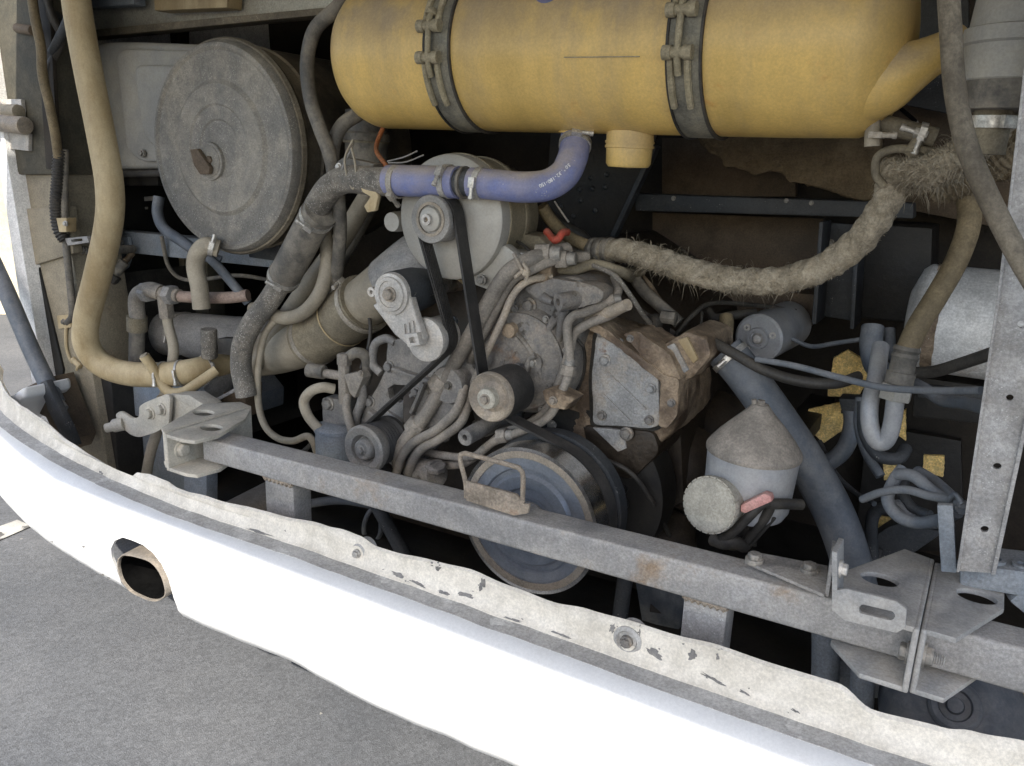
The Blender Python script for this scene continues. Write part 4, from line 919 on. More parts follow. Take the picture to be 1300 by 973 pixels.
# ============ compressor casting on the right
cx = thing('gear_housing', 'brown cast housing with bare grey patches and a bolted square cover', 'housing', P(800, 560, 1.5))
plate(rpoly([(722, 428), (752, 412), (800, 428), (838, 452), (862, 500), (858, 545), (830, 570), (770, 575), (722, 560), (716, 480)], 12), 1.50, .22).build('body', 'cast_brown', cx, .018, seg=3)
plate(rpoly([(756, 424), (782, 428), (836, 478), (838, 540), (826, 545), (752, 540), (750, 480)], 8), 1.475, .03).build('cover_plate', 'cast_patch', cx, .006)
plate(rpoly([(742, 416), (760, 412), (842, 476), (862, 482), (860, 528), (846, 545), (836, 540), (838, 484), (770, 430)], 5), 1.462, .06).build('cover_frame', 'cast_brown', cx, .006, label='raised earthy rim of the cover')
plate(rpoly([(790, 424), (808, 420), (850, 450), (866, 484), (840, 480), (812, 450)], 6), 1.47, .10).build('shoulder', 'cast_brown', cx, .012)
plate(rpoly([(838, 440), (872, 420), (898, 430), (902, 452), (880, 480), (862, 486), (848, 462)], 6), 1.50, .16).build('head', 'cast_brown', cx, .012)
plate([(846, 440), (856, 436), (874, 470), (866, 476)], 1.494, .02).build('gasket_band', 'cast_patch', cx, .002)
plate([(860, 432), (872, 428), (886, 456), (880, 462)], 1.494, .02).build('scraped_patch', 'hose_tan', cx, .002)
for u, v, s in ((768, 458, 8), (826, 494, 7)): bolt(cx, u, v, 1.472, s, 'cast_patch')
bolt(cx, 795, 551, 1.478, 9, 'cast_grey')
for u, v, s in ((764, 528, 6.5), (824, 534, 6.5), (786, 436, 6.5), (762, 424, 5), (852, 512, 5.5), (800, 430, 5)): bolt(cx, u, v, 1.472 if u < 845 else 1.46, s, 'cast_grey')
plate(rpoly([(753, 420), (785, 424), (840, 476), (842, 543), (828, 549), (749, 544), (747, 480)], 8), 1.497, .006).build('gasket', 'hose_dark', cx, .001)
for a, b in (((768, 470), (820, 520)), ((764, 500), (800, 535))): MB().bar(P(*a, 1.474), P(*b, 1.474), .005, .006, YV).build('cast_rib', 'cast_patch', cx, .002)
plate(rpoly([(738, 540), (830, 548), (838, 575), (800, 612), (750, 590)], 10), 1.49, .2).build('lower_casting', 'oily', cx, .012)
plate([(752, 543), (790, 546), (795, 570), (784, 574), (770, 560)], 1.484, .012).build('scraped_patch', 'cast_patch', cx, .002)
MB().ring(Vector((cC.x+.02, 1.50, cC.y)), YV, rC*.6, rC*1.18, .08, 72).build('ring_casting', 'black_part', cx)
bolt(cx, 790, 640, 1.45, 8, 'black_part'); bolt(cx, 788, 622, 1.458, 8, 'black_part')
MB().bar(P(815, 470, 1.62), P(815, 470, 1.75), .12, .12).build('mount', 'oily', cx, .006)
# ============ bracket casting behind the belt
br = thing('accessory_bracket', 'ribbed grey cast bracket with triangular openings behind the belt', 'bracket', P(520, 600, 1.43))
m = holed_plate([(492, 432), (520, 430), (562, 452), (590, 450), (604, 472), (590, 510), (560, 560), (530, 598), (490, 592), (452, 560), (458, 530), (490, 470)],
     [[(492, 494), (500, 488), (516, 490), (522, 498), (508, 512), (494, 506)], [(512, 520), (520, 506), (530, 500), (532, 506), (520, 522)]], 1.425, .02)
m.build('plate', 'cast_bracket', br, .002)
plate([(488, 520), (516, 540), (506, 566), (470, 560), (474, 534)], 1.415, .02).build('pad', 'cast_bracket', br, .004)
for a, b in (((470, 522), (520, 556)), ((524, 524), (540, 486)), ((500, 468), (548, 484))):
    MB().bar(P(*a, 1.418), P(*b, 1.418), .02, .008, YV.cross(P(*b, 1.4)-P(*a, 1.4))).build('rib', 'cast_bracket', br, .002)
m = MB().tube(path([(484, 474, 1.43), (474, 462, 1.43), (476, 438, 1.43), (490, 430, 1.43), (502, 436, 1.43)]), .010, 12); m.build('hoop', 'cast_bracket', br)
for u, v, s in ((494, 466, 8), (470, 510, 8), (539, 482, 7), (528, 498, 7)): bolt(br, u, v, 1.424, s, 'cast_bracket' if u < 500 else 'cast_grey')
MB().lathe([(0, M(23, 565, 490, 1.40)), (.008, M(25, 565, 490, 1.40)), (.06, M(25, 565, 490, 1.40))], P(567, 490, 1.385), YV, 36).build('cap', 'cast_bracket', br)
plate([(545, 500), (592, 500), (588, 525), (548, 560), (528, 555)], 1.40, .05).build('cap_arm', 'cast_bracket', br, .006)
bolt(br, 569, 490, 1.384, 6, 'hose_grey'); bolt(br, 564, 555, 1.424, 7); bolt(br, 575, 408, 1.46, 6, 'frame_blue')
MB().bar(P(540, 520, 1.44), P(540, 520, 1.64), .10, .10).build('mount', 'oily', br, .004)
pt = P(590, 556, 1.34); pe = P(618, 541, 1.42)
sr = thing('spacer_tube', 'hollow steel spacer tube sticking out below the idler pulley', 'spacer', pt)
rs_ = M(11, 590, 556, 1.34); sx_ = pe-pt
MB().lathe([(.05, rs_*.38), (0, rs_*.38), (0, rs_*.94), (.002, rs_), (sx_.length, rs_)], pt, sx_, 24).build('tube', 'cast_bracket', sr)
MB().tube([pe-sx_*.1, pe+YV*.22], rs_*.96, 20).build('root', 'cast_bracket', sr)
dk = thing('oil_filler_stub', 'grey knobbly pipe stub low beside the crank pulley', 'pipe stub', P(550, 595, 1.36))
MB().tube(path([(512, 598, 1.42), (530, 598, 1.40), (555, 602, 1.38)]), M(17, 540, 598, 1.38), 18).build('neck', 'cast_bracket', dk)
MB().lathe([(0, M(14, 552, 585, 1.38)), (.012, M(14, 552, 585, 1.38)), (.014, M(11, 552, 585, 1.38))], P(553, 596, 1.38), Vector((.1, -.2, 1)), 8).build('cap', 'cast_bracket', dk, .002)
MB().bar(P(518, 600, 1.42), P(518, 600, 1.64), .04, .04).build('mount', 'oily', dk, .004)

# ================================================================ steel pipes over the engine
PS = 'pipes over the engine'
def pipe(label, pts, px, mat='pipe_steel', name='steel_pipe', cat='pipe', step=6): return hose(name, label, cat, pts, px, mat, seg=12, step=step)
pipe('thickest dusty steel pipe climbing beside the belt to the alternator', [(720, 318, 1.50), (690, 324, 1.44), (660, 336, 1.40), (640, 352, 1.39), (618, 388, 1.395), (598, 425, 1.40), (575, 465, 1.40), (545, 520, 1.39), (515, 560, 1.37), (506, 580, 1.37), (508, 600, 1.40)], 10)
pipe('middle steel pipe bending down behind the belt', [(745, 326, 1.52), (705, 330, 1.45), (670, 344, 1.41), (650, 356, 1.405), (632, 388, 1.41), (610, 430, 1.42), (598, 455, 1.43), (596, 470, 1.48)], 7)
pipe('thin pale steel pipe slanting across the round cover to the idler', [(700, 352, 1.46), (672, 356, 1.42), (652, 374, 1.405), (636, 410, 1.40), (612, 460, 1.395), (602, 484, 1.40), (598, 500, 1.49)], 4.8, 'idler_tan')
pipe('outer bent steel pipe coming round the right side of the cover', [(780, 352, 1.56), (785, 368, 1.50), (776, 382, 1.47), (745, 396, 1.43), (727, 402, 1.42), (720, 416, 1.415), (723, 450, 1.41), (722, 475, 1.41), (712, 500, 1.40), (700, 525, 1.395), (680, 540, 1.39), (650, 552, 1.385), (625, 562, 1.385), (600, 580, 1.39), (560, 578, 1.40), (535, 572, 1.42)], 5.8)
pipe('inner steel pipe tucked beside the outer bent one', [(798, 386, 1.50), (775, 400, 1.46), (745, 412, 1.44), (728, 426, 1.435), (722, 450, 1.43), (712, 480, 1.425), (702, 505, 1.42), (690, 525, 1.415), (668, 540, 1.41), (640, 550, 1.405), (620, 566, 1.40), (590, 588, 1.41), (560, 590, 1.42), (538, 582, 1.44)], 5.8)
pipe('upper dull steel pipe lying across the top of the castings', [(696, 352, 1.50), (700, 342, 1.50), (730, 342, 1.50), (755, 336, 1.52), (790, 346, 1.54), (800, 352, 1.60)], 7, 'coupler')
pipe('short tan pipe end pointing at the compressor casting', [(745, 408, 1.47), (775, 396, 1.45), (797, 387, 1.43)], 7.5, 'idler_tan')
pipe('lower forked pipe curving round the left of the crank pulley', [(590, 490, 1.40), (580, 520, 1.37), (555, 545, 1.36), (525, 562, 1.355), (510, 580, 1.355), (504, 598, 1.36), (502, 612, 1.40)], 6)
pipe('second forked pipe running beside it to the beam', [(596, 500, 1.41), (586, 535, 1.375), (560, 556, 1.365), (535, 570, 1.36), (522, 590, 1.36), (518, 612, 1.38)], 6)
for k, (u, v, Y, d, px) in enumerate(((694, 323, 1.445, (1, .2, .1), 15), (716, 329, 1.46, (1, .2, .1), 12), (722, 468, 1.41, (.05, .1, 1), 10), (776, 382, 1.468, (1, .4, .3), 10), (640, 553, 1.385, (1, .1, .3), 10), (560, 484, 1.398, (.5, .1, .8), 14), (530, 540, 1.385, (.6, .1, .8), 14))):
    nt_ = thing('pipe_union', ('hexagon union on the thickest pipe by the alternator lug', 'hexagon union on the middle pipe behind the wire knot', 'hexagon union on the outer bent pipe above the rusty clip', 'hexagon union where the outer bent pipe leaves the cover top', 'hexagon union under the idler pulley', 'upper hexagon union beside the smooth round cap', 'lower hexagon union on the thickest pipe under the bracket')[k], 'pipe union', P(u, v, Y))
    r_ = M(px, u, v, Y); dv_ = Vector(d).normalized()
    MB().lathe([(-r_*.9, r_*.8), (-r_*.85, r_), (r_*.4, r_), (r_*.45, r_*.8)], P(u, v, Y), dv_, 6).build('nut', 'pipe_steel', nt_, .001)
    MB().lathe([(r_*.4, r_*.72), (r_*1.3, r_*.68)], P(u, v, Y), dv_, 14).build('sleeve', 'bolt', nt_)
pk_ = thing('pipe_clip', 'small rusty clip bolted over two pipes right of the cover', 'clip', P(705, 510, 1.39))
plate([(688, 496), (700, 494), (728, 508), (716, 522), (700, 518), (690, 508)], 1.378, .05).build('plate', 'cast_brown', pk_, .003)
bolt(pk_, 702, 509, 1.377, 6, 'idler_tan')
kn = thing('wire_knot', 'twisted wire tie knotted round the two upper pipes', 'wire tie', P(665, 350, 1.39))
for pts in ([(652, 322, 1.375), (658, 333, 1.375), (664, 345, 1.38)], [(664, 334, 1.375), (670, 344, 1.378), (668, 356, 1.385)], [(654, 352, 1.385), (664, 344, 1.38), (672, 342, 1.385)]):
    MB().tube(path(pts, 4), .0038, 8).build('strand', 'idler_tan', kn)
MB().lathe([(-.010, .002), (-.005, .008), (.004, .009), (.010, .003)], P(668, 346, 1.382), ZV, 10).build('knot', 'idler_tan', kn)
st_ = thing('stay_bracket', 'dark brown flat stay standing between the pipes behind the cover', 'stay', P(692, 352, 1.47))
plate([(690, 312), (702, 312), (700, 338), (696, 362), (680, 362), (676, 350), (688, 344)], 1.45, .03).build('strip', 'cast_brown', st_, .003)
plate([(672, 350), (694, 348), (696, 366), (672, 364)], 1.44, .06).build('foot', 'cast_brown', st_, .003)

# ================================================================ charge air pipe
cpz = thing('charge_pipe', 'wide tan charge air pipe leading up to the alternator', 'pipe', P(330, 450, 1.55))
pc_ = path([(318, 452, 1.60), (355, 446, 1.57), (395, 432, 1.54), (440, 402, 1.52), (480, 372, 1.50), (520, 340, 1.50), (545, 322, 1.52)], 8)
MB().tube(pc_, M(30, 400, 430, 1.54), 32).build('tube', 'pipe_tan', cpz)
cl_ = [along(pc_, t)[0] for t in [.40+.32*i/12 for i in range(13)]]
rcp = M(30, 400, 430, 1.54)
MB().tube(cl_, [rcp*1.16+.002*math.sin(i*1.6) for i in range(13)], 36).build('rubber_coupler', 'coupler', cpz)
for t, q in ((.425, Vector((-.9, -.3, .4))), (.535, None), (.70, Vector((-.5, -.5, .9)))):
    p, tg = along(pc_, t)
    if q is None:
        for dt in (0, .045): p, tg = along(pc_, t+dt); MB().ring(p, tg, rcp*1.15, rcp*1.175, .004, 40).build('moulded_line', 'hose_tan', cpz)
    else: clamp(cpz, p, tg, rcp*1.165, .015, q, 'clamp_dusty')
MB().tube([p for p in pc_[-14:]], rcp*1.05, 32).build('upper_sleeve', 'steel_dusty', cpz)

# ================================================================ filter bowl with valve block (left of the bracket)
fv = thing('fuel_separator', 'bluish filter bowl topped by a brass valve cross and clamped lines', 'filter', P(430, 600, 1.42))
fc = P(427, 540, 1.42); fr_ = M(27, 427, 540, 1.42)
MB().lathe([(.006, 0), (.006, fr_*.6), (0, fr_*.95), (-.004, fr_*1.05), (-.012, fr_*1.05), (-.014, fr_*.98), (-.03, fr_*.98), (-.032, fr_), (-.12, fr_*.97), (-.14, fr_*.8)], fc-ZV*0, ZV, 36).build('bowl', 'frame_blue', fv)
plate(rpoly([(408, 505), (440, 508), (452, 540), (410, 540)], 4), 1.41, .04).build('head', 'cast_bracket', fv, .004)
vx = P(437, 478, 1.40)
MB().tube([P(437, 455, 1.40), P(438, 512, 1.40)], M(8, 437, 478, 1.40), 8).build('valve_body', 'pipe_steel', fv, .001)
MB().lathe([(-.012, M(9.5, 437, 455, 1.4)), (.012, M(9.5, 437, 455, 1.4)), (.015, M(7, 437, 455, 1.4))], P(437, 457, 1.40), ZV, 6).build('cap_nut', 'pipe_steel', fv, .001)
MB().tube([P(437, 478, 1.40), P(412, 474, 1.39)], M(6, 437, 478, 1.40), 12).build('side_arm', 'pipe_steel', fv)
MB().tube([P(412, 473, 1.388), P(391, 470, 1.38)], M(9, 400, 472, 1.39), 18).build('drain_knob', 'hose_grey', fv, .002)
plate([(436, 476), (456, 472), (461, 480), (450, 506), (444, 500)], 1.385, .03).build('gusset', 'pipe_steel', fv, .003)
bolt(fv, 417, 513, 1.408, 9, 'cast_bracket'); bolt(fv, 458, 474, 1.384, 4, 'pipe_steel')
MB().tube(path([(441, 500, 1.40), (440, 520, 1.39), (446, 545, 1.385), (450, 556, 1.39)]), M(5.5, 441, 520, 1.40), 12).build('line', 'pipe_steel', fv)
MB().tube(path([(458, 480, 1.40), (460, 505, 1.41), (452, 530, 1.41), (452, 545, 1.42)]), M(6, 455, 505, 1.40), 12).build('line', 'cast_bracket', fv)
hose('breather_hose', 'small dusty hose looping out beside the filter bowl', 'hose', [(424, 494, 1.40), (410, 492, 1.38), (395, 497, 1.37), (386, 510, 1.37), (391, 528, 1.375), (404, 544, 1.385), (416, 556, 1.395)], 6.5, 'pipe_tan')
hose('overflow_tube', 'dark bent hose hooked over the valve cross', 'hose', [(440, 455, 1.41), (452, 448, 1.41), (463, 452, 1.42), (467, 468, 1.43), (464, 485, 1.45)], 7, 'hose_grey')

# ================================================================ hoses on the left
hose('radiator_hose', 'long yellowish tan hose sweeping down the left side of the bay', 'hose',
     [(92, -60, 1.33), (98, 10, 1.33), (112, 90, 1.32), (128, 170, 1.31), (139, 235, 1.30), (138, 285, 1.30), (124, 350, 1.30), (110, 405, 1.31), (110, 438, 1.32), (128, 462, 1.34), (160, 474, 1.36), (205, 476, 1.39), (240, 472, 1.42), (275, 464, 1.50), (320, 455, 1.66)], 16, 'hose_tan', clamps=(.80, .835, .875), clampw=.006)
hose('vent_hose', 'grey hose dropping from the ceiling past the edge of the yellow tank', 'hose',
     [(455, -25, 1.45), (430, 8, 1.42), (400, 38, 1.41), (390, 80, 1.41), (394, 125, 1.41), (405, 160, 1.41), (418, 195, 1.41), (428, 240, 1.42), (432, 290, 1.44), (428, 340, 1.47), (420, 382, 1.50)], 9, 'hose_grey')
hose('bypass_hose', 'short grey hose hooking from under the tank end', 'hose', [(470, 138, 1.50), (452, 147, 1.47), (434, 160, 1.45), (424, 182, 1.44), (422, 208, 1.43), (428, 240, 1.45)], 9, 'hose_grey')
wp, c, r = hose('water_pipe', 'dirty grey pipe bending from the blue hose down to a fat hose', 'pipe',
     [(500, 231, 1.36), (470, 230, 1.37), (440, 228, 1.38), (420, 238, 1.39), (405, 258, 1.40), (395, 278, 1.41), (388, 296, 1.42)], 17, 'hose_speckled', seg=20)
fh, c, r = hose('lower_water_hose', 'fat grey hose with bright clamps running down to the speckled hose', 'hose', [(408, 268, 1.40), (398, 282, 1.41), (384, 308, 1.42), (368, 338, 1.43), (358, 356, 1.44)], 21, 'hose_grey', clamps=(.10, .93), seg=20)
hose('speckled_hose', 'grey hose crusted with speckles hanging free at its end', 'hose',
     [(372, 330, 1.43), (360, 352, 1.43), (342, 382, 1.42), (322, 408, 1.41), (309, 435, 1.40), (306, 465, 1.40), (311, 492, 1.40), (313, 503, 1.40)], 13.5, 'hose_speckled', seg=20)
hose('diagonal_pipe', 'pale straight pipe slanting behind the speckled hose', 'pipe', [(470, 245, 1.62), (430, 310, 1.58), (390, 365, 1.55), (345, 430, 1.53), (318, 470, 1.50)], 12, 'pipe_tan')
hose('diagonal_pipe', 'thinner brown pipe slanting next to the pale straight one', 'pipe', [(485, 235, 1.70), (440, 320, 1.66), (400, 372, 1.64), (352, 440, 1.60)], 8, 'hose_grey')
hose('loop_hose', 'tan hose curving in a bow below the two bright clamps', 'hose', [(412, 290, 1.50), (416, 330, 1.47), (408, 368, 1.45), (388, 395, 1.44), (364, 404, 1.44), (340, 398, 1.46), (322, 392, 1.52)], 9, 'pipe_tan')
sh, c, r = hose('stub_hose', 'short pale hose stub hanging below the air cleaner lid', 'hose', [(278, 316, 1.46), (262, 312, 1.44), (251, 322, 1.43), (248, 340, 1.43), (253, 365, 1.43), (256, 392, 1.43)], 11, 'pipe_tan', clamps=(.08,))
hose('drain_tube', 'slim grey tube slanting down from behind the stub hose', 'tube', [(266, 328, 1.50), (278, 340, 1.50), (300, 366, 1.50), (315, 384, 1.52)], 6, 'hose_blue')
hose('air_hose', 'dark hose curling down beside the drum of the air cleaner', 'hose', [(202, 250, 1.56), (200, 270, 1.55), (208, 290, 1.54), (230, 306, 1.53), (255, 322, 1.53), (280, 332, 1.56)], 7, 'hose_blue')
# pipe tee
pt_ = thing('pipe_tee', 'dusty pipe tee with two nuts and a hose end pointing down', 'pipe fitting', P(200, 375, 1.45))
MB().tube(path([(176, 410, 1.45), (173, 388, 1.45), (176, 374, 1.45), (190, 368, 1.45), (205, 372, 1.455)], 5), M(10, 180, 380, 1.45), 18).build('elbow', 'pipe_steel', pt_)
MB().tube([P(185, 369, 1.45), P(228, 376, 1.46)], M(8.5, 200, 372, 1.45), 16).build('run', 'pipe_steel', pt_)
for u in (187, 217): MB().lathe([(-.013, M(13, u, 372, 1.45)), (.013, M(13, u, 372, 1.45))], P(u, 371+(u-187)*.12, 1.452), XV, 6).build('nut', 'steel_dusty', pt_, .002)
MB().tube([P(209, 376, 1.455), P(212, 404, 1.455)], M(10, 210, 390, 1.455), 6).build('branch', 'pipe_steel', pt_, .002)
MB().tube([P(174, 402, 1.45), P(174, 420, 1.45)], M(12.5, 174, 410, 1.45), 20).build('ferrule', 'coupler', pt_)
MB().tube([P(174, 418, 1.45), P(173, 468, 1.44)], M(9.5, 174, 440, 1.45), 18).build('hose_end', 'hose_grey', pt_)
hose('branch_hose', 'small hose dropping from the tee and curving under the tan hose', 'hose', [(212, 400, 1.455), (214, 415, 1.45), (220, 440, 1.43), (218, 465, 1.42), (212, 490, 1.42), (206, 512, 1.42)], 6.5, 'pipe_tan')
hose('copper_pipe', 'pinkish horizontal pipe running behind the stub hose', 'pipe', [(222, 376, 1.46), (255, 378, 1.475), (290, 378, 1.49), (315, 375, 1.51)], 7.5, 'hose_pink')
hose('intake_duct', 'wide dark grey duct lying behind the pipe tee', 'duct', [(180, 420, 1.72), (220, 424, 1.72), (262, 428, 1.73), (310, 432, 1.74), (350, 430, 1.8)], 29, 'steel_dusty', clamps=(.38,), seg=28)
hs, c, r = hose('sensor_hose', 'tan rubber pigtail with an open ringed end above the latch', 'hose', [(183, 452, 1.345), (194, 468, 1.36), (204, 486, 1.37), (216, 498, 1.375), (232, 498, 1.38), (252, 486, 1.40), (275, 470, 1.44)], 6.5, 'hose_tan')
MB().ring(P(183, 452, 1.343), (P(183, 452, 1.345)-P(194, 468, 1.36)), .004, .0105, .004, 20).build('end_ring', 'pipe_tan', hs)
gp_ = thing('relay_can', 'small cylindrical dusty can hanging beside the speckled hose', 'sensor', P(266, 460, 1.45))
MB().lathe([(0, 0), (0, .020), (-.004, .0215), (-.075, .0215), (-.080, .018)], P(265, 418, 1.45), Vector((.05, 0, 1)), 24).build('can', 'hose_speckled', gp_)
plate([(276, 430), (296, 430), (296, 452), (276, 450)], 1.455, .03).build('clip', 'hose_dark', gp_, .003)
MB().bar(P(288, 440, 1.47), P(300, 440, 1.74), .03, .03).build('stay', 'hose_dark', gp_, .003)
gs = thing('square_tube', 'square grey tube slanting up behind the latch bracket', 'tube', P(255, 510, 1.42))
MB().bar(P(245, 512, 1.42), P(300, 462, 1.58), .06, .07).build('tube', 'steel_dusty', gs, .006)
plate([(236, 508), (250, 492), (262, 515), (248, 520)], 1.40, .02).build('clip', 'frame_blue', gs, .003)
MB().bar(P(258, 517, 1.41), P(312, 488, 1.46), .02, .008).build('edge_strip', 'steel_dusty', gs, .002)
plate([(262, 505), (312, 490), (312, 530), (268, 530)], 1.50, .06).build('socket', 'panel_brown', gs, .004)
hose('wire_tube', 'thin tan tube drooping down to the filter bowl', 'tube', [(352, 404, 1.44), (336, 425, 1.44), (328, 465, 1.43), (328, 510, 1.42), (336, 540, 1.41), (352, 556, 1.40), (372, 560, 1.40), (390, 554, 1.39), (398, 562, 1.39), (402, 575, 1.40)], 4.5, 'pipe_tan')
rd = hose('control_rod', 'slim tan rod dropping from the latch into the dark', 'rod', [(206, 505, 1.40), (200, 545, 1.41), (190, 580, 1.42), (180, 640, 1.46)], 6.5, 'pipe_tan')
hose('conduit', 'thin conduit running flat behind the left beam strut', 'conduit', [(390, 640, 1.62), (430, 635, 1.60), (470, 640, 1.60), (520, 650, 1.62)], 6, 'hose_blue')
hose('dark_brace', 'dark slanting rod seen between bumper and beam left of the pulley', 'rod', [(455, 600, 1.55), (480, 645, 1.52), (505, 690, 1.50), (520, 720, 1.50)], 9, 'frame_dark')
hose('cable_loop', 'thin dark cable loop hanging under the beam', 'cable', [(478, 640, 1.60), (466, 655, 1.60), (462, 675, 1.60), (470, 692, 1.60), (482, 680, 1.60), (484, 655, 1.60)], 3, 'hose_blue')

# latch bracket
la = thing('latch_bracket', 'pale bent latch bracket with two bolts and a stubby pin', 'latch', P(200, 545, 1.30))
plate(rpoly([(182, 516), (200, 510), (214, 500), (240, 502), (262, 515), (240, 528), (214, 540), (186, 540)], 4), 1.315, .008).build('plate', 'bracket_pale', la, .002)
plate(rpoly([(176, 516), (184, 511), (212, 500), (216, 505), (214, 540), (196, 550), (176, 556), (166, 553), (150, 540), (146, 526), (152, 522), (168, 532), (176, 530)], 4), 1.295, .010).build('hook', 'bracket_pale', la, .003)
MB().tube([P(155, 539, 1.297), P(134, 544, 1.27)], M(6, 145, 540, 1.29), 14).build('pin', 'bracket_pale', la, .002)
MB().tube([P(158, 538, 1.299), P(144, 541, 1.283)], M(8.5, 145, 540, 1.29), 14).build('pin_collar', 'bracket_pale', la, .002)
bolt(la, 191, 525, 1.294, 8.5, 'bracket_pale'); bolt(la, 205, 520, 1.294, 8.5, 'bracket_pale')
plate([(216, 502), (240, 502), (262, 516), (250, 522), (226, 508)], 1.31, .05).build('shelf', 'bracket_pale', la, .002)
plate([(212, 530), (226, 530), (232, 560), (216, 556)], 1.33, .17).build('leg', 'steel_dusty', la, .003)

# left post fittings
lt = thing('door_latch', 'pale striker with a tan roller on the left corner post', 'latch', P(15, 190, 1.36))
plate([(0, 126), (26, 126), (28, 140), (26, 168), (36, 170), (36, 192), (0, 188)], 1.372, .012).build('plate', 'alu_white', lt, .002)
MB().tube([P(-15, 154, 1.35), P(32, 160, 1.352)], M(11, 20, 158, 1.35), 20).build('roller', 'idler_tan', lt, .002)
MB().tube([P(-10, 142, 1.36), P(24, 142, 1.362)], M(9, 20, 142, 1.35), 16).build('rod', 'pipe_tan', lt, .002)
bolt(lt, 3, 176, 1.371, 6)
pk2 = MB().tube([P(22, 36, 1.385), P(42, 39, 1.36)], M(6, 30, 38, 1.37), 14).build('stop_peg', 'panel_brown', None, .002, at=P(22, 36, 1.385)); tag(pk2, 'short rusty peg sticking out of the dark upper post', 'peg')
hose('gas_strut', 'dark rubbery gas strut leaning down to the bumper corner', 'gas strut', [(-190, -60, 1.02), (-100, 135, 1.18), (-20, 310, 1.30), (10, 375, 1.30), (40, 445, 1.30), (72, 512, 1.30)], 10.5, 'hose_blue')
gsb = thing('ball_joint', 'small pale ball joint at the foot of the gas strut', 'joint', P(80, 520, 1.29))
MB().tube([P(68, 503, 1.30), P(80, 520, 1.30)], M(7, 75, 510, 1.3), 14).build('sleeve', 'steel_dusty', gsb)
MB().lathe([(-.010, 0), (-.008, .006), (0, .0105), (.008, .006), (.010, 0)], P(80, 519, 1.30), ZV, 16).build('ball', 'steel_dusty', gsb)
hose('wiring_loom', 'frayed tan wiring loom running down beside the upper post', 'wiring', [(36, -40, 1.345), (44, 20, 1.345), (52, 60, 1.345), (54, 95, 1.345), (62, 130, 1.35), (70, 170, 1.36), (74, 200, 1.37)], 6, 'hose_olive')
hose('wiring_loom', 'dark wiring loom beside the header tank edge', 'wiring', [(48, -40, 1.36), (66, 20, 1.37), (78, 50, 1.39), (62, 90, 1.38), (66, 130, 1.38), (74, 180, 1.39), (78, 215, 1.39)], 5, 'hose_dark')
hose('diagonal_stay', 'slim dark stay slanting behind the top of the tan hose', 'stay', [(94, -10, 1.37), (86, 25, 1.37), (66, 66, 1.38)], 5.5, 'frame_dark')
hose('stay_tube', 'thick dark tube crossing behind the top of the tan hose', 'tube', [(45, -30, 1.40), (62, 10, 1.41), (80, 45, 1.42)], 11, 'frame_dark')
hose('corrugated_conduit', 'ribbed black conduit hanging on the left post', 'conduit', [(76, 190, 1.375), (73, 230, 1.37), (71, 265, 1.37), (74, 290, 1.37), (82, 305, 1.375)], 7, 'hose_dark', ridges=.009, seg=14)
hose('cable', 'long grey cable hanging down the left post to a small clip', 'cable', [(82, 190, 1.385), (82, 260, 1.385), (84, 310, 1.385), (90, 370, 1.39), (92, 400, 1.395), (86, 410, 1.40)], 4.5, 'hose_grey')
hose('wire', 'thin wire hooked below the clip on the post', 'wire', [(84, 410, 1.398), (84, 440, 1.40), (90, 458, 1.40), (98, 462, 1.40)], 2, 'hose_tan')
k1 = thing('cable_clip', 'small tan clip screwed to the post beside the cable', 'clip', P(80, 408, 1.40)); plate([(72, 401), (88, 400), (90, 416), (74, 418)], 1.395, .02).build('pad', 'hose_tan', k1, .002); bolt(k1, 81, 409, 1.394, 4, 'hose_grey')
k2 = thing('cable_clip', 'tan clip tying the ribbed conduit to the cable', 'clip', P(79, 285, 1.36)); plate([(71, 277), (84, 277), (84, 295), (75, 295)], 1.358, .03).build('pad', 'hose_tan', k2, .002); bolt(k2, 83, 284, 1.357, 3.5, 'bolt_bright')
k3 = thing('plug', 'tiny tan plug hanging at the end of the thin wire', 'plug', P(97, 462, 1.40)); MB().tube([P(92, 456, 1.398), P(102, 466, 1.398)], .009, 8).build('shell', 'hose_tan', k3, .002); MB().tube([P(100, 462, 1.397), P(97, 470, 1.397)], .004, 8).build('tab', 'hose_tan', k3)
sg = thing('slotted_tab', 'small grey slotted tab on the left post', 'tab', P(98, 306, 1.37)); holed_plate([(82, 303), (110, 300), (113, 308), (86, 312)], [[(90, 304.5), (104, 303), (105, 306), (91, 308)]], 1.37, .02).build('plate', 'steel_dusty', sg, .0005)
hose('corrugated_conduit', 'ribbed grey conduit lying behind the tan hose', 'conduit', [(84, 306, 1.40), (100, 316, 1.42), (115, 319, 1.45), (140, 318, 1.50), (170, 316, 1.60)], 5, 'hose_grey', ridges=.008, seg=12)
dc_ = thing('cable_gland', 'dark ribbed cable connector slanting behind the tan hose', 'connector', P(150, 350, 1.5))
MB().tube([P(136, 362, 1.52), P(158, 332, 1.56)], M(7, 150, 345, 1.5), 12).build('barrel', 'hose_grey', dc_, .001)
MB().tube([P(140, 357, 1.52), P(146, 349, 1.53)], M(9, 150, 345, 1.5), 8).build('collar', 'hose_dark', dc_, .001)
MB().tube([P(158, 333, 1.56), P(168, 322, 1.60)], M(4, 150, 345, 1.5), 10).build('stem', 'cast_brown', dc_)

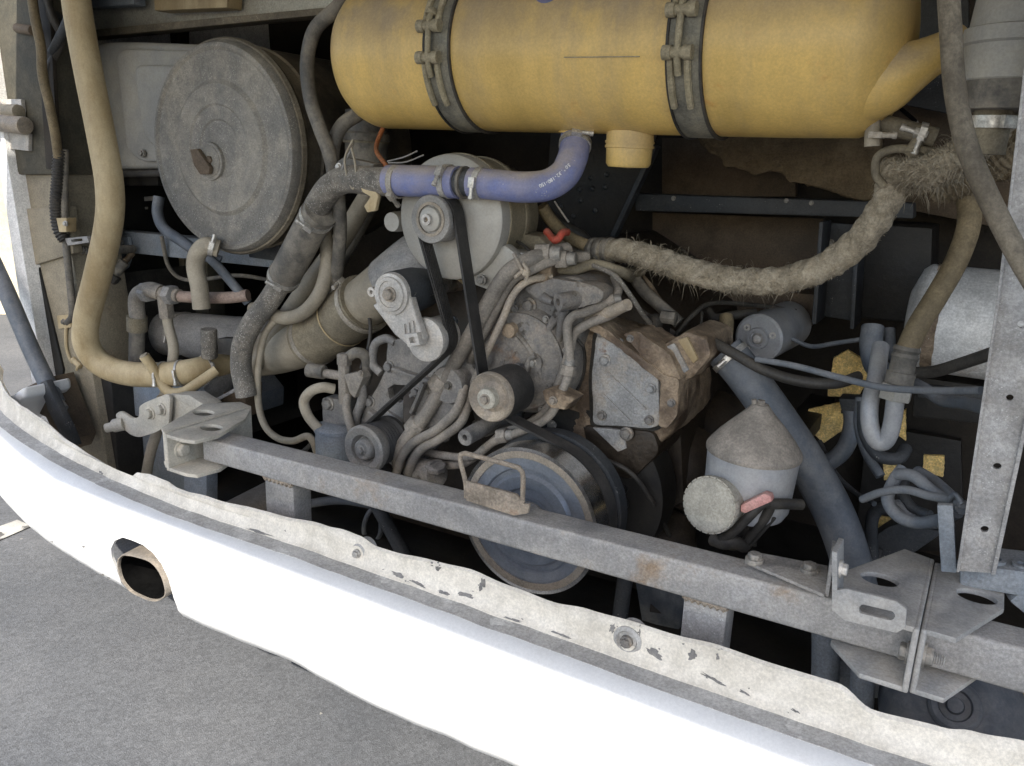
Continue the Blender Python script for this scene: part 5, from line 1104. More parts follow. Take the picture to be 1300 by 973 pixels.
# under the tank, centre left: dark junk
dk2 = thing('thermostat_housing', 'dark dusty round housing with a clamp band under the left end of the tank', 'housing', P(465, 210, 1.62))
MB().lathe([(0, .05), (-.05, .052), (-.055, .058), (-.07, .058), (-.075, .052), (-.16, .05)], P(465, 140, 1.62), ZV, 28).build('cylinder', 'hose_grey', dk2)
MB().ring(P(465, 182, 1.62), ZV, .050, .056, .016, 32).build('band', 'coupler', dk2)
MB().bar(P(465, 150, 1.64), P(470, 150, 2.40), .05, .05).build('stay', 'black_part', dk2, .003)
hose('orange_wire', 'orange wire bent down towards the blue hose', 'wire', [(492, 150, 1.55), (480, 178, 1.52), (478, 192, 1.48), (486, 205, 1.43), (493, 215, 1.39)], 3, 'wire_orange')
for k, (a, b) in enumerate((([(432, 222, 1.36), (438, 205, 1.36), (446, 190, 1.37), (448, 180, 1.40)], 'looped tie wire wrapped round the elbow of the dirty pipe'), ([(492, 205, 1.40), (512, 200, 1.40), (530, 192, 1.42)], 'fine grey wire whisker pointing over the blue hose'), ([(493, 207, 1.40), (515, 206, 1.40), (538, 197, 1.42)], 'second fine wire whisker beside it over the blue hose'))):
    hose('tie_wire', b, 'wire', a, 1.6 if k == 0 else 1.0, 'steel_dusty')
tw = hose('tie_wire', 'crumpled wire loop hanging on the dirty pipe beside the flange', 'wire', [(448, 178, 1.38), (438, 200, 1.355), (440, 222, 1.35), (448, 240, 1.35), (452, 225, 1.35), (450, 205, 1.352), (446, 188, 1.36)], 1.4, 'pipe_tan')
fl = thing('pipe_flange', 'bent tan flange with torn tab under the dirty pipe', 'flange', P(470, 240, 1.38))
plate([(428, 205), (436, 200), (475, 208), (472, 214), (440, 214), (432, 220)], 1.375, .03).build('flange_plate', 'hose_grey', fl, .002)
bolt(fl, 430, 212, 1.374, 5, 'bolt_bright')
plate([(455, 232), (470, 226), (480, 250), (476, 268), (466, 270), (462, 262), (470, 250), (460, 244)], 1.345, .01).build('torn_tab', 'hose_tan', fl, .002)

# thin wiring strung through the bay
for pts, px, mt, lb in (
    ([(640, 300, 1.50), (665, 312, 1.47), (690, 340, 1.46), (700, 370, 1.44), (716, 408, 1.43), (740, 440, 1.46)], 2.2, 'hose_dark', 'thin black wire draped over the round engine cover'),
    ([(455, 350, 1.52), (462, 380, 1.50), (470, 410, 1.46), (468, 440, 1.44), (458, 468, 1.42)], 2.4, 'hose_dark', 'thin black wire dropping beside the belt tensioner'),
    ([(400, 560, 1.42), (372, 585, 1.45), (350, 600, 1.48), (330, 640, 1.52)], 3, 'hose_dark', 'black wire sagging below the filter bowl'),
    ([(730, 560, 1.46), (760, 580, 1.45), (800, 600, 1.46), (830, 640, 1.50), (850, 680, 1.58)], 3.2, 'hose_dark', 'black cable slung under the brown housing'),
    ([(205, 300, 1.60), (215, 340, 1.62), (240, 356, 1.66), (300, 350, 1.70), (345, 356, 1.75)], 2.6, 'hose_grey', 'thin grey cable behind the stub hose'),
    ([(858, 426, 1.60), (880, 400, 1.66), (905, 385, 1.74), (960, 388, 1.85), (1010, 395, 1.95)], 3, 'hose_dark', 'black cable rising behind the starter solenoid'),
    ([(1005, 430, 1.86), (1030, 440, 1.86), (1060, 436, 1.84), (1100, 430, 1.82)], 3, 'hose_blue', 'grey cable between starter solenoid and chassis hoses'),
    ([(1040, 560, 1.80), (1060, 600, 1.76), (1085, 625, 1.72), (1110, 640, 1.66)], 3.4, 'frame_dark', 'dark cable dropping towards the cable bundle'),
    ([(560, 330, 1.46), (580, 352, 1.46), (600, 372, 1.45), (606, 400, 1.44)], 2.2, 'hose_tan', 'thin tan wire between the two belt runs')):
    hose('thin_wire', lb, 'wire', pts, px, mt, seg=8)

# ================================================================ cone topped canister, disc filter
cn = thing('oil_separator', 'bluish grey canister with a dusty conical cap', 'canister', P(952, 630, 1.45))
ct = P(957, 572, 1.45); cR = M(58, 957, 572, 1.45); axc = Vector((.03, 0, 1)).normalized()
MB().lathe([(0, cR*.98), (-.012, cR*.985), (-.075, cR*.95), (-.105, cR*.93), (-.118, cR*.85), (-.122, 0)], ct, axc, 56).build('bowl', 'canister', cn)
MB().lathe([(-.004, cR*.96), (-.004, cR*1.02), (.002, cR*1.03), (.006, cR*1.01), (.010, cR*.98), (.030, cR*.80), (.055, cR*.52), (.078, cR*.26), (.088, cR*.17), (.090, 0)], ct, axc, 56).build('cone_cap', 'canister_cap', cn)
place('bolt', 'hexbolt', hexmaker, 'canister_cap', cn, ct+axc*.089, ZV, .75)
MB().tube([ct+axc*.088+Vector((-.010, -.004, -.002)), ct+axc*.096+Vector((-.012, -.005, 0))], .005, 8).build('bleed_screw', 'canister_cap', cn)
MB().bar(ct-axc*.08+YV*cR*.8, ct-axc*.08+YV*.7, .06, .04).build('bracket_arm', 'black_part', cn, .003)
df = thing('sensor_disc', 'pale round disc faced cap facing out below the conical canister', 'cap', P(900, 670, 1.36))
dc0 = P(898, 642, 1.335); dr = M(36, 898, 642, 1.335); dax = Vector((.22, 1, -.15)).normalized()
MB().lathe([(-.001, 0), (-.001, .10*dr), (0, .12*dr), (.0, .90*dr), (.003, .98*dr), (.006, dr), (.016, dr), (.02, .96*dr), (.05, .93*dr)], dc0, dax, 48).build('cap', 'disc_cream', df)
m = MB()
for k in range(24):
    a = 6.2832*k/24; _, e1, e2 = frame(dax); d = e1*math.cos(a)+e2*math.sin(a)
    m.bar(dc0+d*dr*1.0+dax*.005, dc0+d*dr*1.0+dax*.018, .010, .003, d)
m.build('edge_ribs', 'disc_cream', df)
MB().lathe([(.04, .9*dr), (.06, .7*dr), (.12, .7*dr)], dc0, dax, 32).build('neck', 'hose_dark', df)
MB().tube(path([(905, 688, 1.40), (918, 684, 1.37), (935, 672, 1.36), (952, 655, 1.36), (968, 640, 1.37), (978, 642, 1.38), (968, 662, 1.39), (945, 690, 1.40)]), .009, 10).build('strap', 'hose_dark', df)
MB().tube(path([(945, 694, 1.40), (930, 688, 1.37), (918, 690, 1.37), (905, 684, 1.38)]), .012, 10).build('strap', 'hose_dark', df)
plate([(940, 642), (970, 627), (978, 630), (980, 637), (946, 652), (940, 650)], 1.352, .02).build('pink_tag', 'pink', df, .002, label='pink plastic tag')
MB().tube([P(975, 640, 1.375), P(1000, 640, 1.40), P(1018, 641, 1.42)], M(7, 1000, 640, 1.4), 14).build('nozzle', 'hose_dark', df)
plate([(905, 676), (960, 668), (975, 650), (985, 660), (950, 700), (925, 700)], 1.40, .06).build('holder', 'hose_dark', df, .004)
MB().bar(P(945, 675, 1.45), P(950, 660, 2.40), .05, .05).build('stay', 'black_part', df, .003)
bp, c, r = hose('breather_pipe', 'fat grey pipe sloping down behind the conical canister', 'pipe', [(920, 446, 1.60), (945, 475, 1.60), (985, 530, 1.60), (1025, 590, 1.60), (1060, 655, 1.60), (1082, 720, 1.60), (1094, 790, 1.62), (1098, 900, 1.65)], 25, 'hose_blue', clamps=(.02,), seg=24)
hose('lower_pipe', 'bluish upright pipe below the beam next to the bracket', 'pipe', [(1046, 760, 1.42), (1048, 820, 1.42), (1046, 900, 1.42)], 17, 'frame_blue')
lp2 = thing('lower_plate', 'bluish plate with one bolt between the low pipes', 'plate', P(1070, 860, 1.45)); plate([(1060, 795), (1090, 800), (1086, 880), (1056, 870)], 1.45, .02).build('sheet', 'frame_blue', lp2, .003); bolt(lp2, 1068, 832, 1.449, 8, 'hose_blue')
hose('lower_pipe', 'second bluish upright pipe just right of the bolted plate', 'pipe', [(1098, 800, 1.38), (1096, 850, 1.38), (1092, 920, 1.38)], 15, 'frame_blue')
asb = thing('air_spring', 'big dark blue rubber air spring low behind the bumper flange', 'air spring', P(1210, 930, 1.4))
a0 = P(1210, 900, 1.36); ra = M(88, 1210, 900, 1.36); aax = Vector((0, -.80, .60)).normalized()
MB().lathe([(.050, .30*ra), (.048, .45*ra), (.040, .62*ra), (.022, .80*ra), (-.005, .93*ra), (-.04, 1.0*ra), (-.09, 1.0*ra), (-.13, .93*ra), (-.17, .8*ra)], a0, aax, 56).build('bellows', 'hose_blue', asb)
MB().lathe([(.046, .36*ra), (.060, .34*ra), (.064, .30*ra), (.062, .22*ra), (.054, .20*ra), (.054, .12*ra), (.066, .10*ra), (.068, 0)], a0, aax, 40).build('hub', 'hose_blue', asb)
MB().box(a0+Vector((0, .10, -.30)), .12, .12, .36).build('foot', 'black_part', asb, .004)
# valve row right of the pillar
vr = thing('valve_block', 'bluish valve block with round ports at the foot of the galvanised pillar', 'valve', P(1260, 735, 1.28))
plate([(1218, 716), (1320, 728), (1320, 762), (1218, 745)], 1.27, .08).build('block', 'frame_blue', vr, .006)
for u, v, s in ((1229, 710, 9), (1264, 716, 11), (1296, 722, 11)):
    p = P(u, v, 1.29); MB().ring(p-ZV*.02, ZV, M(s*.5, u, v, 1.29), M(s, u, v, 1.29), .028, 24).build('port', 'frame_blue', vr)
    MB().lathe([(0, M(s*1.25, u, v, 1.29)), (.006, M(s*1.25, u, v, 1.29))], p-ZV*.012, ZV, 24).build('collar', 'frame_blue', vr)
MB().bar(P(1200, 640, 1.255), P(1205, 725, 1.255), .02, .012, YV).build('upright_strip', 'frame_blue', vr, .002)
MB().bar(P(1288, 742, 1.30), P(1350, 792, 1.32), .05, .04).build('outlet', 'frame_blue', vr, .006)
# ================================================================ air tank, top right filter
at_ = thing('air_reservoir', 'white steel air reservoir with a rusty rim behind the galvanised pillar', 'reservoir', P(1215, 470, 1.85))
t0 = P(1172, 403, 1.85); tr = M(68, 1200, 400, 1.85)
MB().lathe([(-.03, 0), (-.028, tr*.5), (-.012, tr*.9), (0, tr), (.006, tr*1.01), (.012, tr*1.0), (.8, tr)], t0, XV, 56).build('shell', 'tank_white', at_)
MB().ring(t0+XV*.012, XV, tr*.98, tr*1.012, .02, 56).build('rim', 'cast_brown', at_)
MB().bar(t0+Vector((.2, .1, 0)), t0+Vector((.2, .6, 0)), .08, .08).build('saddle', 'frame_dark', at_, .003)
ff = thing('fuel_filter', 'grey dusty filter housing with a yellow sticker in the upper corner', 'filter', P(1290, 130, 1.36))
f0 = P(1290, 105, 1.36); fr2 = M(62, 1290, 105, 1.36)
MB().lathe([(-.036, 0), (-.036, fr2*.9), (-.028, fr2*1.0), (.0, fr2*1.02), (.002, fr2*1.05), (.045, fr2*1.06), (.048, fr2*1.12), (.066, fr2*1.12), (.068, fr2*1.03), (.16, fr2*.93), (.20, fr2*.80), (.21, 0)], f0, ZV, 48).build('housing', 'box_grey', ff)
MB().lathe([(-.037, fr2*.92), (-.036, fr2*1.012), (.0, fr2*1.035), (.001, fr2*.9)], f0, ZV, 48).build('base_band', 'hose_grey', ff)
def on_cyl(u, v, c, r):                                    # where the pixel's ray meets an upright cylinder
    d = (P(u, v, 1.4)-EYEP); e = EYEP-c; A = d.x**2+d.y**2; B = 2*(e.x*d.x+e.y*d.y); C_ = e.x**2+e.y**2-r*r
    t = (-B-math.sqrt(max(0, B*B-4*A*C_)))/(2*A); return EYEP+d*t
stk = [[on_cyl(1238+30*i/6, 27+14*j/2-1.5*i/6*2, f0, fr2*1.015) for j in range(3)] for i in range(7)]
mb = MB(); mb.add([p for row in stk for p in row], [[i*3+j, i*3+j+1, (i+1)*3+j+1, (i+1)*3+j] for i in range(6) for j in range(2)]); mb.build('sticker', 'yellow_label', ff)
mb = MB()
for u, v, wq, hq in ((1242, 31, 3, 2.5), (1250, 34, 5, 1.5), (1258, 30, 4, 3), (1244, 37, 8, 1.2)):
    q = [on_cyl(u+dx, v+dy, f0, fr2*1.017) for dx, dy in ((0, 0), (wq, 0), (wq, hq), (0, hq))]; mb.add(q, [[0, 1, 2, 3]])
mb.build('sticker_print', 'soot', ff)
MB().lathe([(0, fr2*.36), (-.06, fr2*.36)], f0+Vector((-.02, -.01, -.034)), ZV, 24).build('outlet', 'coupler', ff)
clamp(ff, f0+Vector((-.02, -.01, -.052)), ZV, fr2*.40, .016, Vector((1, -1.2, 0)))
MB().bar(f0+Vector((0, .05, .08)), f0+Vector((0, 1.05, .08)), .06, .06).build('bracket', 'frame_dark', ff, .003)
# tee under the tank's right end
te = thing('overflow_tee', 'dusty plastic tee pipe clamped below the right end of the tank', 'pipe fitting', P(1140, 170, 1.45))
MB().tube([P(1098, 152, 1.455), P(1188, 175, 1.47)], M(12, 1140, 165, 1.46), 20).build('run', 'coupler', te)
MB().tube([P(1168, 172, 1.465), P(1156, 196, 1.45)], M(8, 1160, 185, 1.46), 16).build('branch', 'coupler', te)
MB().tube([P(1108, 153, 1.44), P(1107, 186, 1.44)], M(9.5, 1108, 165, 1.44), 16).build('nipple', 'pipe_tan', te)
p = P(1111, 172, 1.44); clamp(te, p, ZV, M(9.5, 1108, 165, 1.44), .009, None, 'clamp_dusty')
p = P(1166, 176, 1.463); clamp(te, p, P(1156, 196, 1.45)-P(1168, 172, 1.465), M(8.5, 1160, 185, 1.46), .010, None, 'clamp')
p = P(1170, 170, 1.468); clamp(te, p, P(1188, 175, 1.47)-P(1098, 152, 1.455), M(12.3, 1160, 185, 1.46), .010, None, 'clamp')

# ================================================================ frayed braided hoses
def frayed(name, label, pts, px, mat, n_f, lmin, lmax, seed, patches):
    c = path(pts, 10); r = M(px, *pts[len(pts)//2]); rnd = random.Random(seed)
    t = thing(name, label, 'hose', c[0])
    rad = [r*(1+.05*noise.noise(Vector((i*.5, seed, 0)))) for i in range(len(c))]
    cb_ = [along(c, i/140)[0] for i in range(141)]; core = MB().tube(cb_, r, 26)
    for i, v in enumerate(core.v):
        ctr = cb_[min(140, i//26)]; core.v[i] = ctr+(v-ctr)*(1+.12*noise.noise(v*40)+.08*noise.noise(v*160)+.07*math.sin(3*6.2832*(i % 26)/26+(i//26)*.9))
    core.build('core', mat, t, angle=80)
    vs, fs = [], []
    for _ in range(n_f):
        s = rnd.random()
        dens = .35+sum(w*math.exp(-((s-pc)/pw)**2) for pc, pw, w in patches)
        if rnd.random() > dens: continue
        p, tg = along(c, s); _, e1, e2 = frame(tg); a = rnd.random()*6.2832; d = e1*math.cos(a)+e2*math.sin(a)
        L = (lmin+(lmax-lmin)*rnd.random()**3)*(.35+min(1.0, dens))
        dirv = (d*(.05+.38*rnd.random()**2)+tg*rnd.uniform(-1, 1)+d.cross(tg)*rnd.uniform(-.7, .7)+Vector((0, 0, -.35*rnd.random()))).normalized()
        sd = dirv.cross(d); sd = (sd if sd.length > 1e-4 else e2).normalized()*rnd.uniform(.0004, .0011)
        b = p+d*r*.97; m1 = b+dirv*L*.6; tip = b+dirv*L+Vector((0, 0, -L*.25*rnd.random()))+d*L*.1
        k = len(vs); vs += [b-sd, b+sd, m1-sd*.6, m1+sd*.6, tip]; fs += [[k, k+1, k+3, k+2], [k+2, k+3, k+4]]
    me = bpy.data.meshes.new('fibres'); org = WL[t.name]; me.from_pydata([v-org for v in vs], [], fs); me.materials.append(MAT[mat])
    o = bpy.data.objects.new('fibres', me); COL.objects.link(o); o.parent = t; o['kind'] = 'stuff'
    vs, fs = [], []
    for _ in range(n_f//90):                                # a few long torn threads
        pc, pw, w_ = rnd.choice(patches); s = min(.98, max(.02, rnd.gauss(pc, pw*.7)))
        p, tg = along(c, s); _, e1, e2 = frame(tg); a = rnd.random()*6.2832; d = e1*math.cos(a)+e2*math.sin(a); L = rnd.uniform(.010, .030)
        dirv = (d*rnd.uniform(.3, .8)+tg*rnd.uniform(-1, 1)).normalized(); sd = dirv.cross(d).normalized()*rnd.uniform(.0005, .0012)
        b = p+d*r*.95; q1 = b+dirv*L*.4+d*L*.12; q2 = q1+dirv*L*.35-ZV*L*.15; q3 = q2+dirv*L*.25-ZV*L*.3
        k = len(vs); vs += [b-sd, b+sd, q1-sd, q1+sd, q2-sd*.7, q2+sd*.7, q3]; fs += [[k, k+1, k+3, k+2], [k+2, k+3, k+5, k+4], [k+4, k+5, k+6]]
    me = bpy.data.meshes.new('torn_threads'); me.from_pydata([v-org for v in vs], [], fs); me.materials.append(MAT[mat])
    o = bpy.data.objects.new('torn_threads', me); COL.objects.link(o); o.parent = t; o['kind'] = 'stuff'
    return t, c, r
fz, c, r = frayed('frayed_hose', 'long frayed fabric hose sagging across the back of the bay', [(762, 320, 1.62), (790, 318, 1.60), (830, 328, 1.58), (880, 345, 1.56), (935, 356, 1.55), (990, 356, 1.54), (1040, 342, 1.52), (1085, 312, 1.50), (1115, 275, 1.49), (1132, 240, 1.49), (1140, 208, 1.50)], 17, 'rope', 20000, .002, .008, 3, [(.2, .07, .9), (.28, .05, 1.0), (.42, .08, .4), (.55, .1, .3)])
for k in (0, 1, 2): MB().lathe([(k*.022, r*1.0), (k*.022+.002, r*1.12), (k*.022+.012, r*1.12), (k*.022+.016, r*.95)], P(752, 318, 1.63), P(790, 319, 1.60)-P(752, 318, 1.63), 24).build('ferrule', 'hose_grey', fz)
MB().tube([P(757, 318, 1.625), P(725, 316, 1.66), P(705, 318, 1.72)], r*.75, 16).build('pipe_end', 'pipe_steel', fz)
frayed('frayed_hose', 'short shaggy frayed hose joining the filter in the upper corner', [(1128, 218, 1.50), (1150, 222, 1.48), (1180, 218, 1.46), (1210, 204, 1.44), (1240, 182, 1.42), (1262, 160, 1.40), (1272, 140, 1.38)], 22, 'rope', 20000, .002, .010, 5, [(.3, .2, .9), (.5, .2, .5)])
frayed('frayed_hose', 'dark matted hose vanishing behind the galvanised pillar', [(1190, 240, 1.62), (1225, 228, 1.60), (1262, 205, 1.58), (1300, 175, 1.56), (1340, 150, 1.56)], 20, 'rope_dark', 6000, .003, .012, 9, [(.5, .4, .4)])
cr2 = MB()
pts = [P(*q) for q in ((1122, 236, 1.462), (1112, 222, 1.455), (1114, 200, 1.455), (1132, 190, 1.455), (1160, 190, 1.46), (1188, 194, 1.47), (1198, 202, 1.48))]
o = cr2.tube(smooth_path(pts, 6), .0065, 10).build('rubber_ring', 'coupler', None, at=pts[0]); tag(o, 'dark rubber ring looped round the bend of the frayed hose', 'ring')
sl_ = thing('slotted_stay', 'dark slotted strip hanging under the right end of the tank', 'stay', P(1160, 150, 1.6)); MB().bar(P(1132, 128, 1.55), P(1162, 154, 1.58), .006, .014, YV).build('strip', 'soot', sl_, .002); MB().bar(P(1131, 127, 1.556), P(1163, 155, 1.586), .006, .022, YV).build('edge', 'pipe_steel', sl_, .002)
MB().bar(P(1140, 134, 1.56), P(1140, 130, 2.40), .012, .012).build('rear_arm', 'frame_dark', sl_, .002)

# ================================================================ plain hoses and cables on the right
hose('right_hose', 'dusty brown hose dropping in front of the upper corner filter', 'hose', [(1202, -40, 1.20), (1207, 40, 1.20), (1212, 110, 1.20), (1226, 180, 1.19), (1252, 245, 1.18), (1290, 320, 1.17), (1335, 400, 1.17), (1372, 500, 1.19), (1380, 620, 1.24), (1340, 720, 1.28), (1312, 740, 1.30)], 13.5, 'hose_brown')
oh = thing('hydraulic_hose', 'olive brown hydraulic hose with a crimped fitting and steel elbow', 'hose', P(1130, 560, 1.5))
MB().tube(path([(1214, 222, 1.62), (1228, 250, 1.62), (1230, 285, 1.61), (1215, 330, 1.60), (1190, 375, 1.58), (1165, 415, 1.56), (1150, 448, 1.55)], 8), M(14, 1200, 360, 1.58), 20).build('hose', 'hose_olive', oh)
dirf = (P(1135, 512, 1.54)-P(1152, 440, 1.55))
MB().lathe([(0, .020), (.006, .023), (.012, .020), (.018, .023), (.024, .021), (.045, .021), (.046, .024), (.066, .024), (.068, .019), (.085, .019)], P(1152, 440, 1.55), dirf, 20).build('ferrule', 'hose_grey', oh)
MB().lathe([(0, .028), (.028, .028)], P(1140, 488, 1.54), dirf, 6).build('swivel_nut', 'box_grey', oh, .002)
MB().tube(path([(1138, 492, 1.54), (1134, 530, 1.54), (1127, 556, 1.54), (1116, 562, 1.54), (1106, 546, 1.54), (1104, 515, 1.55), (1112, 480, 1.58), (1118, 440, 1.64)], 6), M(11, 1130, 530, 1.54), 18).build('elbow_pipe', 'canister', oh)
hose('chassis_hose', 'grey blue hose bent upwards behind the hydraulic fitting', 'hose', [(1108, 415, 1.80), (1106, 440, 1.78), (1112, 465, 1.76), (1130, 478, 1.72), (1150, 485, 1.72)], 14, 'hose_blue')
hose('chassis_hose', 'slimmer grey blue hose next to the bent one', 'hose', [(1128, 418, 1.84), (1130, 445, 1.82), (1138, 460, 1.80)], 8, 'hose_blue')
hose('chassis_hose', 'grey blue hose looping low left of the hydraulic elbow', 'hose', [(1080, 510, 1.80), (1082, 540, 1.78), (1072, 570, 1.76), (1050, 588, 1.74), (1025, 590, 1.74)], 11, 'hose_blue')
hose('chassis_hose', 'thin grey blue hose hanging straight behind the elbow', 'hose', [(1092, 505, 1.74), (1090, 540, 1.72), (1100, 575, 1.70), (1118, 605, 1.68)], 6, 'hose_blue')
hose('chassis_hose', 'dark bowed hose running under the elbow to the loom', 'hose', [(1096, 510, 1.66), (1098, 550, 1.64), (1115, 578, 1.62), (1140, 582, 1.62), (1150, 570, 1.66)], 8, 'frame_dark')
cg = thing('cable_grommet', 'dark cable clamp block left of the hydraulic elbow', 'clamp', P(1088, 515, 1.78)); plate([(1064, 506), (1100, 508), (1098, 524), (1068, 522)], 1.77, .05).build('block', 'frame_dark', cg, .004); MB().bar(P(1082, 515, 1.80), P(1082, 515, 2.40), .04, .04).build('stay', 'black_part', cg, .003)
hose('cable', 'thick black cable sagging from the brown casting to the right', 'cable', [(886, 424, 1.56), (930, 448, 1.54), (970, 470, 1.53), (1015, 484, 1.53), (1060, 487, 1.55), (1090, 478, 1.60)], 7, 'hose_dark')
hose('cable', 'thin grey cable stretched across to the galvanised pillar', 'cable', [(960, 456, 1.52), (1010, 465, 1.50), (1060, 478, 1.48), (1120, 492, 1.44), (1180, 496, 1.38), (1246, 496, 1.28)], 4.5, 'hose_blue')
hose('cable', 'dark cable lying against the white air reservoir', 'cable', [(1150, 474, 1.62), (1185, 472, 1.60), (1220, 462, 1.56), (1262, 448, 1.50)], 8, 'hose_dark')
hose('cable', 'grey sleeved cable ending below the air reservoir', 'cable', [(1150, 482, 1.66), (1175, 495, 1.62), (1195, 508, 1.60), (1225, 512, 1.55), (1256, 520, 1.45)], 8, 'hose_blue')
# wiring bundle
for k, (pts, px, mt, lb) in enumerate((
    ([(1140, 602, 1.40), (1160, 605, 1.38), (1185, 625, 1.36), (1210, 640, 1.33), (1222, 645, 1.28)], 8, 'hose_blue', 'upper grey cable of the bundle tied to the galvanised pillar'),
    ([(1146, 595, 1.42), (1134, 612, 1.40), (1127, 635, 1.38), (1140, 655, 1.36), (1165, 664, 1.35), (1195, 660, 1.33), (1215, 650, 1.29)], 8, 'hose_blue', 'looped lower cable of the bundle beside the pillar'),
    ([(1095, 634, 1.42), (1120, 625, 1.38), (1150, 622, 1.36), (1180, 630, 1.34), (1205, 634, 1.31), (1222, 640, 1.27)], 5.5, 'hose_blue', 'thin cable crossing in front of the bundle'),
    ([(1150, 600, 1.44), (1146, 625, 1.42), (1158, 645, 1.40), (1180, 655, 1.38)], 7, 'frame_dark', 'dark inner cable of the bundle'),
    ([(1165, 600, 1.46), (1185, 612, 1.42), (1205, 630, 1.36), (1218, 642, 1.30)], 9, 'hose_blue', 'thick upper cable at the back of the bundle'))):
    hose('cable', lb, 'cable', pts, px, mt)
hose('corrugated_conduit', 'ribbed grey conduit curled under the cable bundle', 'conduit', [(1138, 640, 1.40), (1150, 655, 1.37), (1172, 664, 1.35), (1198, 664, 1.33)], 6.5, 'hose_blue', ridges=.007, seg=14)
hose('cable_tie', 'cable tie looped round the bundle against the pillar', 'tie', [(1222, 640, 1.262), (1212, 628, 1.27), (1204, 640, 1.29), (1206, 660, 1.29), (1200, 690, 1.28), (1204, 715, 1.27)], 3.2, 'hose_blue')
wb = thing('wiring_tray', 'dark rounded tray edge framing the golden piece by the bundle', 'tray', P(1120, 700, 1.7)); MB().tube(path([(1108, 712, 1.72), (1106, 670, 1.72), (1112, 650, 1.72), (1130, 646, 1.71), (1175, 662, 1.70), (1205, 668, 1.65)]), M(8, 1120, 660, 1.7), 12).build('rim', 'frame_dark', wb); MB().bar(P(1110, 705, 1.72), P(1104, 690, 2.40), .03, .03).build('stay', 'black_part', wb, .003)
# starter motor
sm = thing('starter_motor', 'small grey round starter solenoid with terminal studs', 'starter motor', P(965, 460, 1.85))
s0 = P(962, 430, 1.80); sr_ = M(31, 962, 430, 1.80)
MB().lathe([(0, 0), (0, sr_*.30), (-.006, sr_*.32), (-.006, sr_*.42), (.004, sr_*.46), (.002, sr_*.90), (.006, sr_), (.03, sr_*1.02), (.20, sr_*1.02)], s0, Vector((.1, 1, .02)), 40).build('body', 'canister', sm)
MB().lathe([(-.012, 0), (-.010, sr_*.16), (0, sr_*.24), (.01, sr_*.24)], s0, YV, 20).build('centre_cap', 'alu_white', sm)
for a in (20, 140, 230): 
    p = s0+Vector((math.cos(R(a)), 0, math.sin(R(a))))*sr_*.62; MB().ring(p-YV*.004, YV, .003, .0075, .012, 14).build('stud', 'alu_white', sm)
MB().bar(s0+Vector((0, .1, 0)), s0+Vector((0, .60, 0)), .08, .06).build('mount', 'oily', sm, .004)
hose('starter_lead', 'tan rubber lead beside the starter solenoid', 'lead', [(922, 402, 1.80), (922, 420, 1.78), (916, 446, 1.80)], 9, 'hose_olive')
hose('starter_lead', 'dark lead behind the starter solenoid', 'lead', [(900, 395, 1.84), (908, 404, 1.82), (935, 400, 1.84), (960, 398, 1.86)], 6, 'hose_dark')
hose('thin_wire', 'thin curled wire over the brown casting', 'wire', [(884, 424, 1.6), (890, 412, 1.7), (891, 396, 1.8), (896, 410, 1.85), (915, 414, 1.88)], 1.6, 'hose_grey')
# middle: loose leads behind the alternator
hose('braided_lead', 'stiff dark braided lead slanting over the castings', 'lead', [(705, 318, 1.55), (728, 326, 1.53), (755, 338, 1.51), (780, 350, 1.50), (800, 375, 1.50), (815, 398, 1.52), (826, 412, 1.56)], 3.2, 'hose_speckled')
hose('rear_lead', 'brown sleeved lead behind the gusset of the alternator', 'lead', [(688, 262, 1.60), (700, 280, 1.62), (720, 300, 1.62), (745, 312, 1.62), (760, 316, 1.66)], 8, 'hose_olive')
hose('rear_lead', 'darker sleeved lead tucked under the brown one', 'lead', [(695, 275, 1.68), (715, 290, 1.70), (735, 300, 1.72), (750, 318, 1.72)], 10, 'hose_dark')
hose('red_lead', 'short bent red and orange wire end by the alternator', 'wire', [(694, 294, 1.545), (702, 304, 1.53), (708, 304, 1.53), (714, 296, 1.54), (720, 295, 1.56)], 5, 'red')
hose('silver_wire', 'thin bright wire behind the blue elbow', 'wire', [(704, 256, 1.62), (716, 274, 1.62), (722, 282, 1.63)], 1.2, 'alu_white')
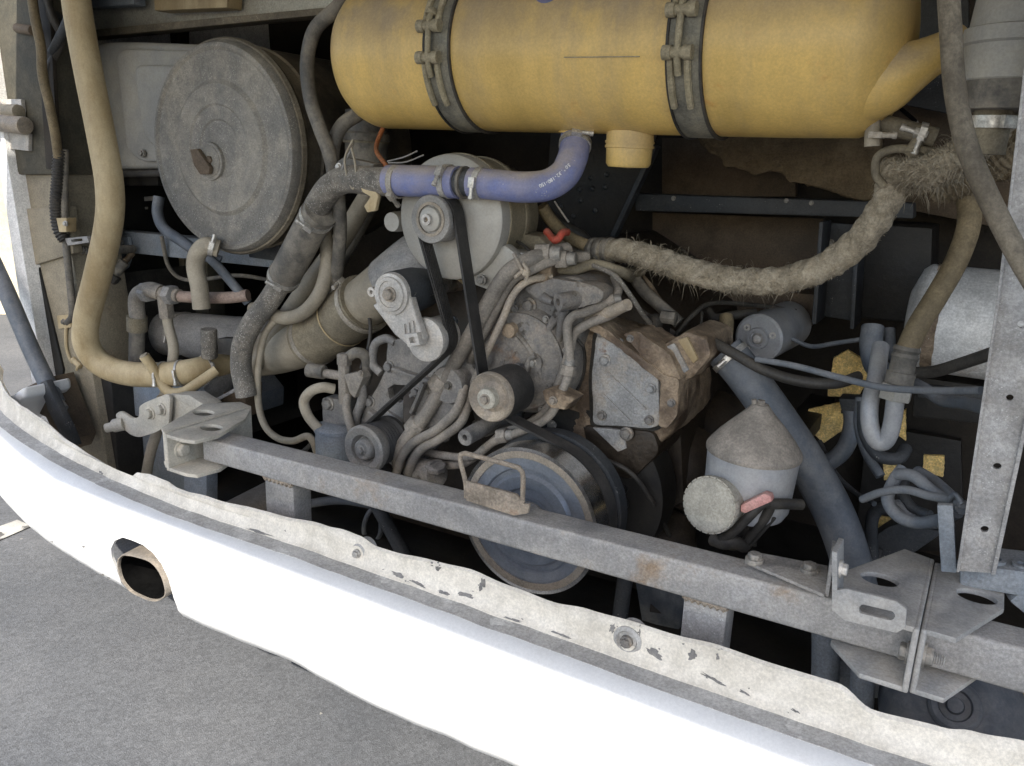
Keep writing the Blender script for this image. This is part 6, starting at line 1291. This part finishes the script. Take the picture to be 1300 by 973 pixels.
hose('oil_line', 'grey oil line slanting down behind the frayed hose', 'line', [(800, 345, 1.66), (818, 370, 1.64), (840, 390, 1.62), (862, 410, 1.62)], 8, 'hose_grey')
hose('oil_line', 'thin dark line beside the oil line', 'line', [(806, 335, 1.72), (826, 365, 1.70), (838, 382, 1.70)], 3, 'cast_brown')
hose('oil_line', 'short tan pipe vanishing under the frayed hose', 'line', [(770, 344, 1.60), (800, 346, 1.62), (815, 345, 1.66)], 6, 'coupler')
un = thing('pipe_union', 'dark ringed union at the end of the braided lead', 'union', P(828, 408, 1.56)); MB().ring(P(826, 410, 1.555), Vector((.4, 1, .1)), .006, .016, .02, 20).build('ring', 'hose_dark', un); MB().lathe([(0, .014), (.03, .014)], P(840, 402, 1.57), XV, 6).build('nut', 'hose_grey', un, .001); MB().bar(P(830, 410, 1.57), P(845, 425, 1.64), .03, .03).build('stem', 'oily', un, .002)
# dark shapes deep under the canister
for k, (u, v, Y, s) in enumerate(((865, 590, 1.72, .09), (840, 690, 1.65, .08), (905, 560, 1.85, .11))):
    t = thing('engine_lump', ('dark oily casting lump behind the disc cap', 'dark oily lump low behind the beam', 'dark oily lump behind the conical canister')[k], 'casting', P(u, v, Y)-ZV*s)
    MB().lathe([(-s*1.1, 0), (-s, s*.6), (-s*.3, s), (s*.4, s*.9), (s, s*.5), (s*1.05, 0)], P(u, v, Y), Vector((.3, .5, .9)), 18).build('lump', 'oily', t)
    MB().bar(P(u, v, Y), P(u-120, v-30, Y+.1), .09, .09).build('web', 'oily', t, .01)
hose('sump_pipe', 'dull grey pipe standing behind the right side of the crank pulley', 'pipe', [(800, 700, 1.48), (793, 740, 1.46), (785, 800, 1.45)], 10, 'frame_dark')
sp_ = thing('sump_plate', 'dull blue sloping sheet behind the right beam strut', 'plate', P(840, 790, 1.6)); plate([(805, 730), (875, 740), (862, 800), (815, 790)], 1.62, .02).build('sheet', 'hose_blue', sp_, .003); MB().bar(P(840, 765, 1.63), P(840, 760, 2.0), .05, .05).build('stay', 'black_part', sp_, .003)
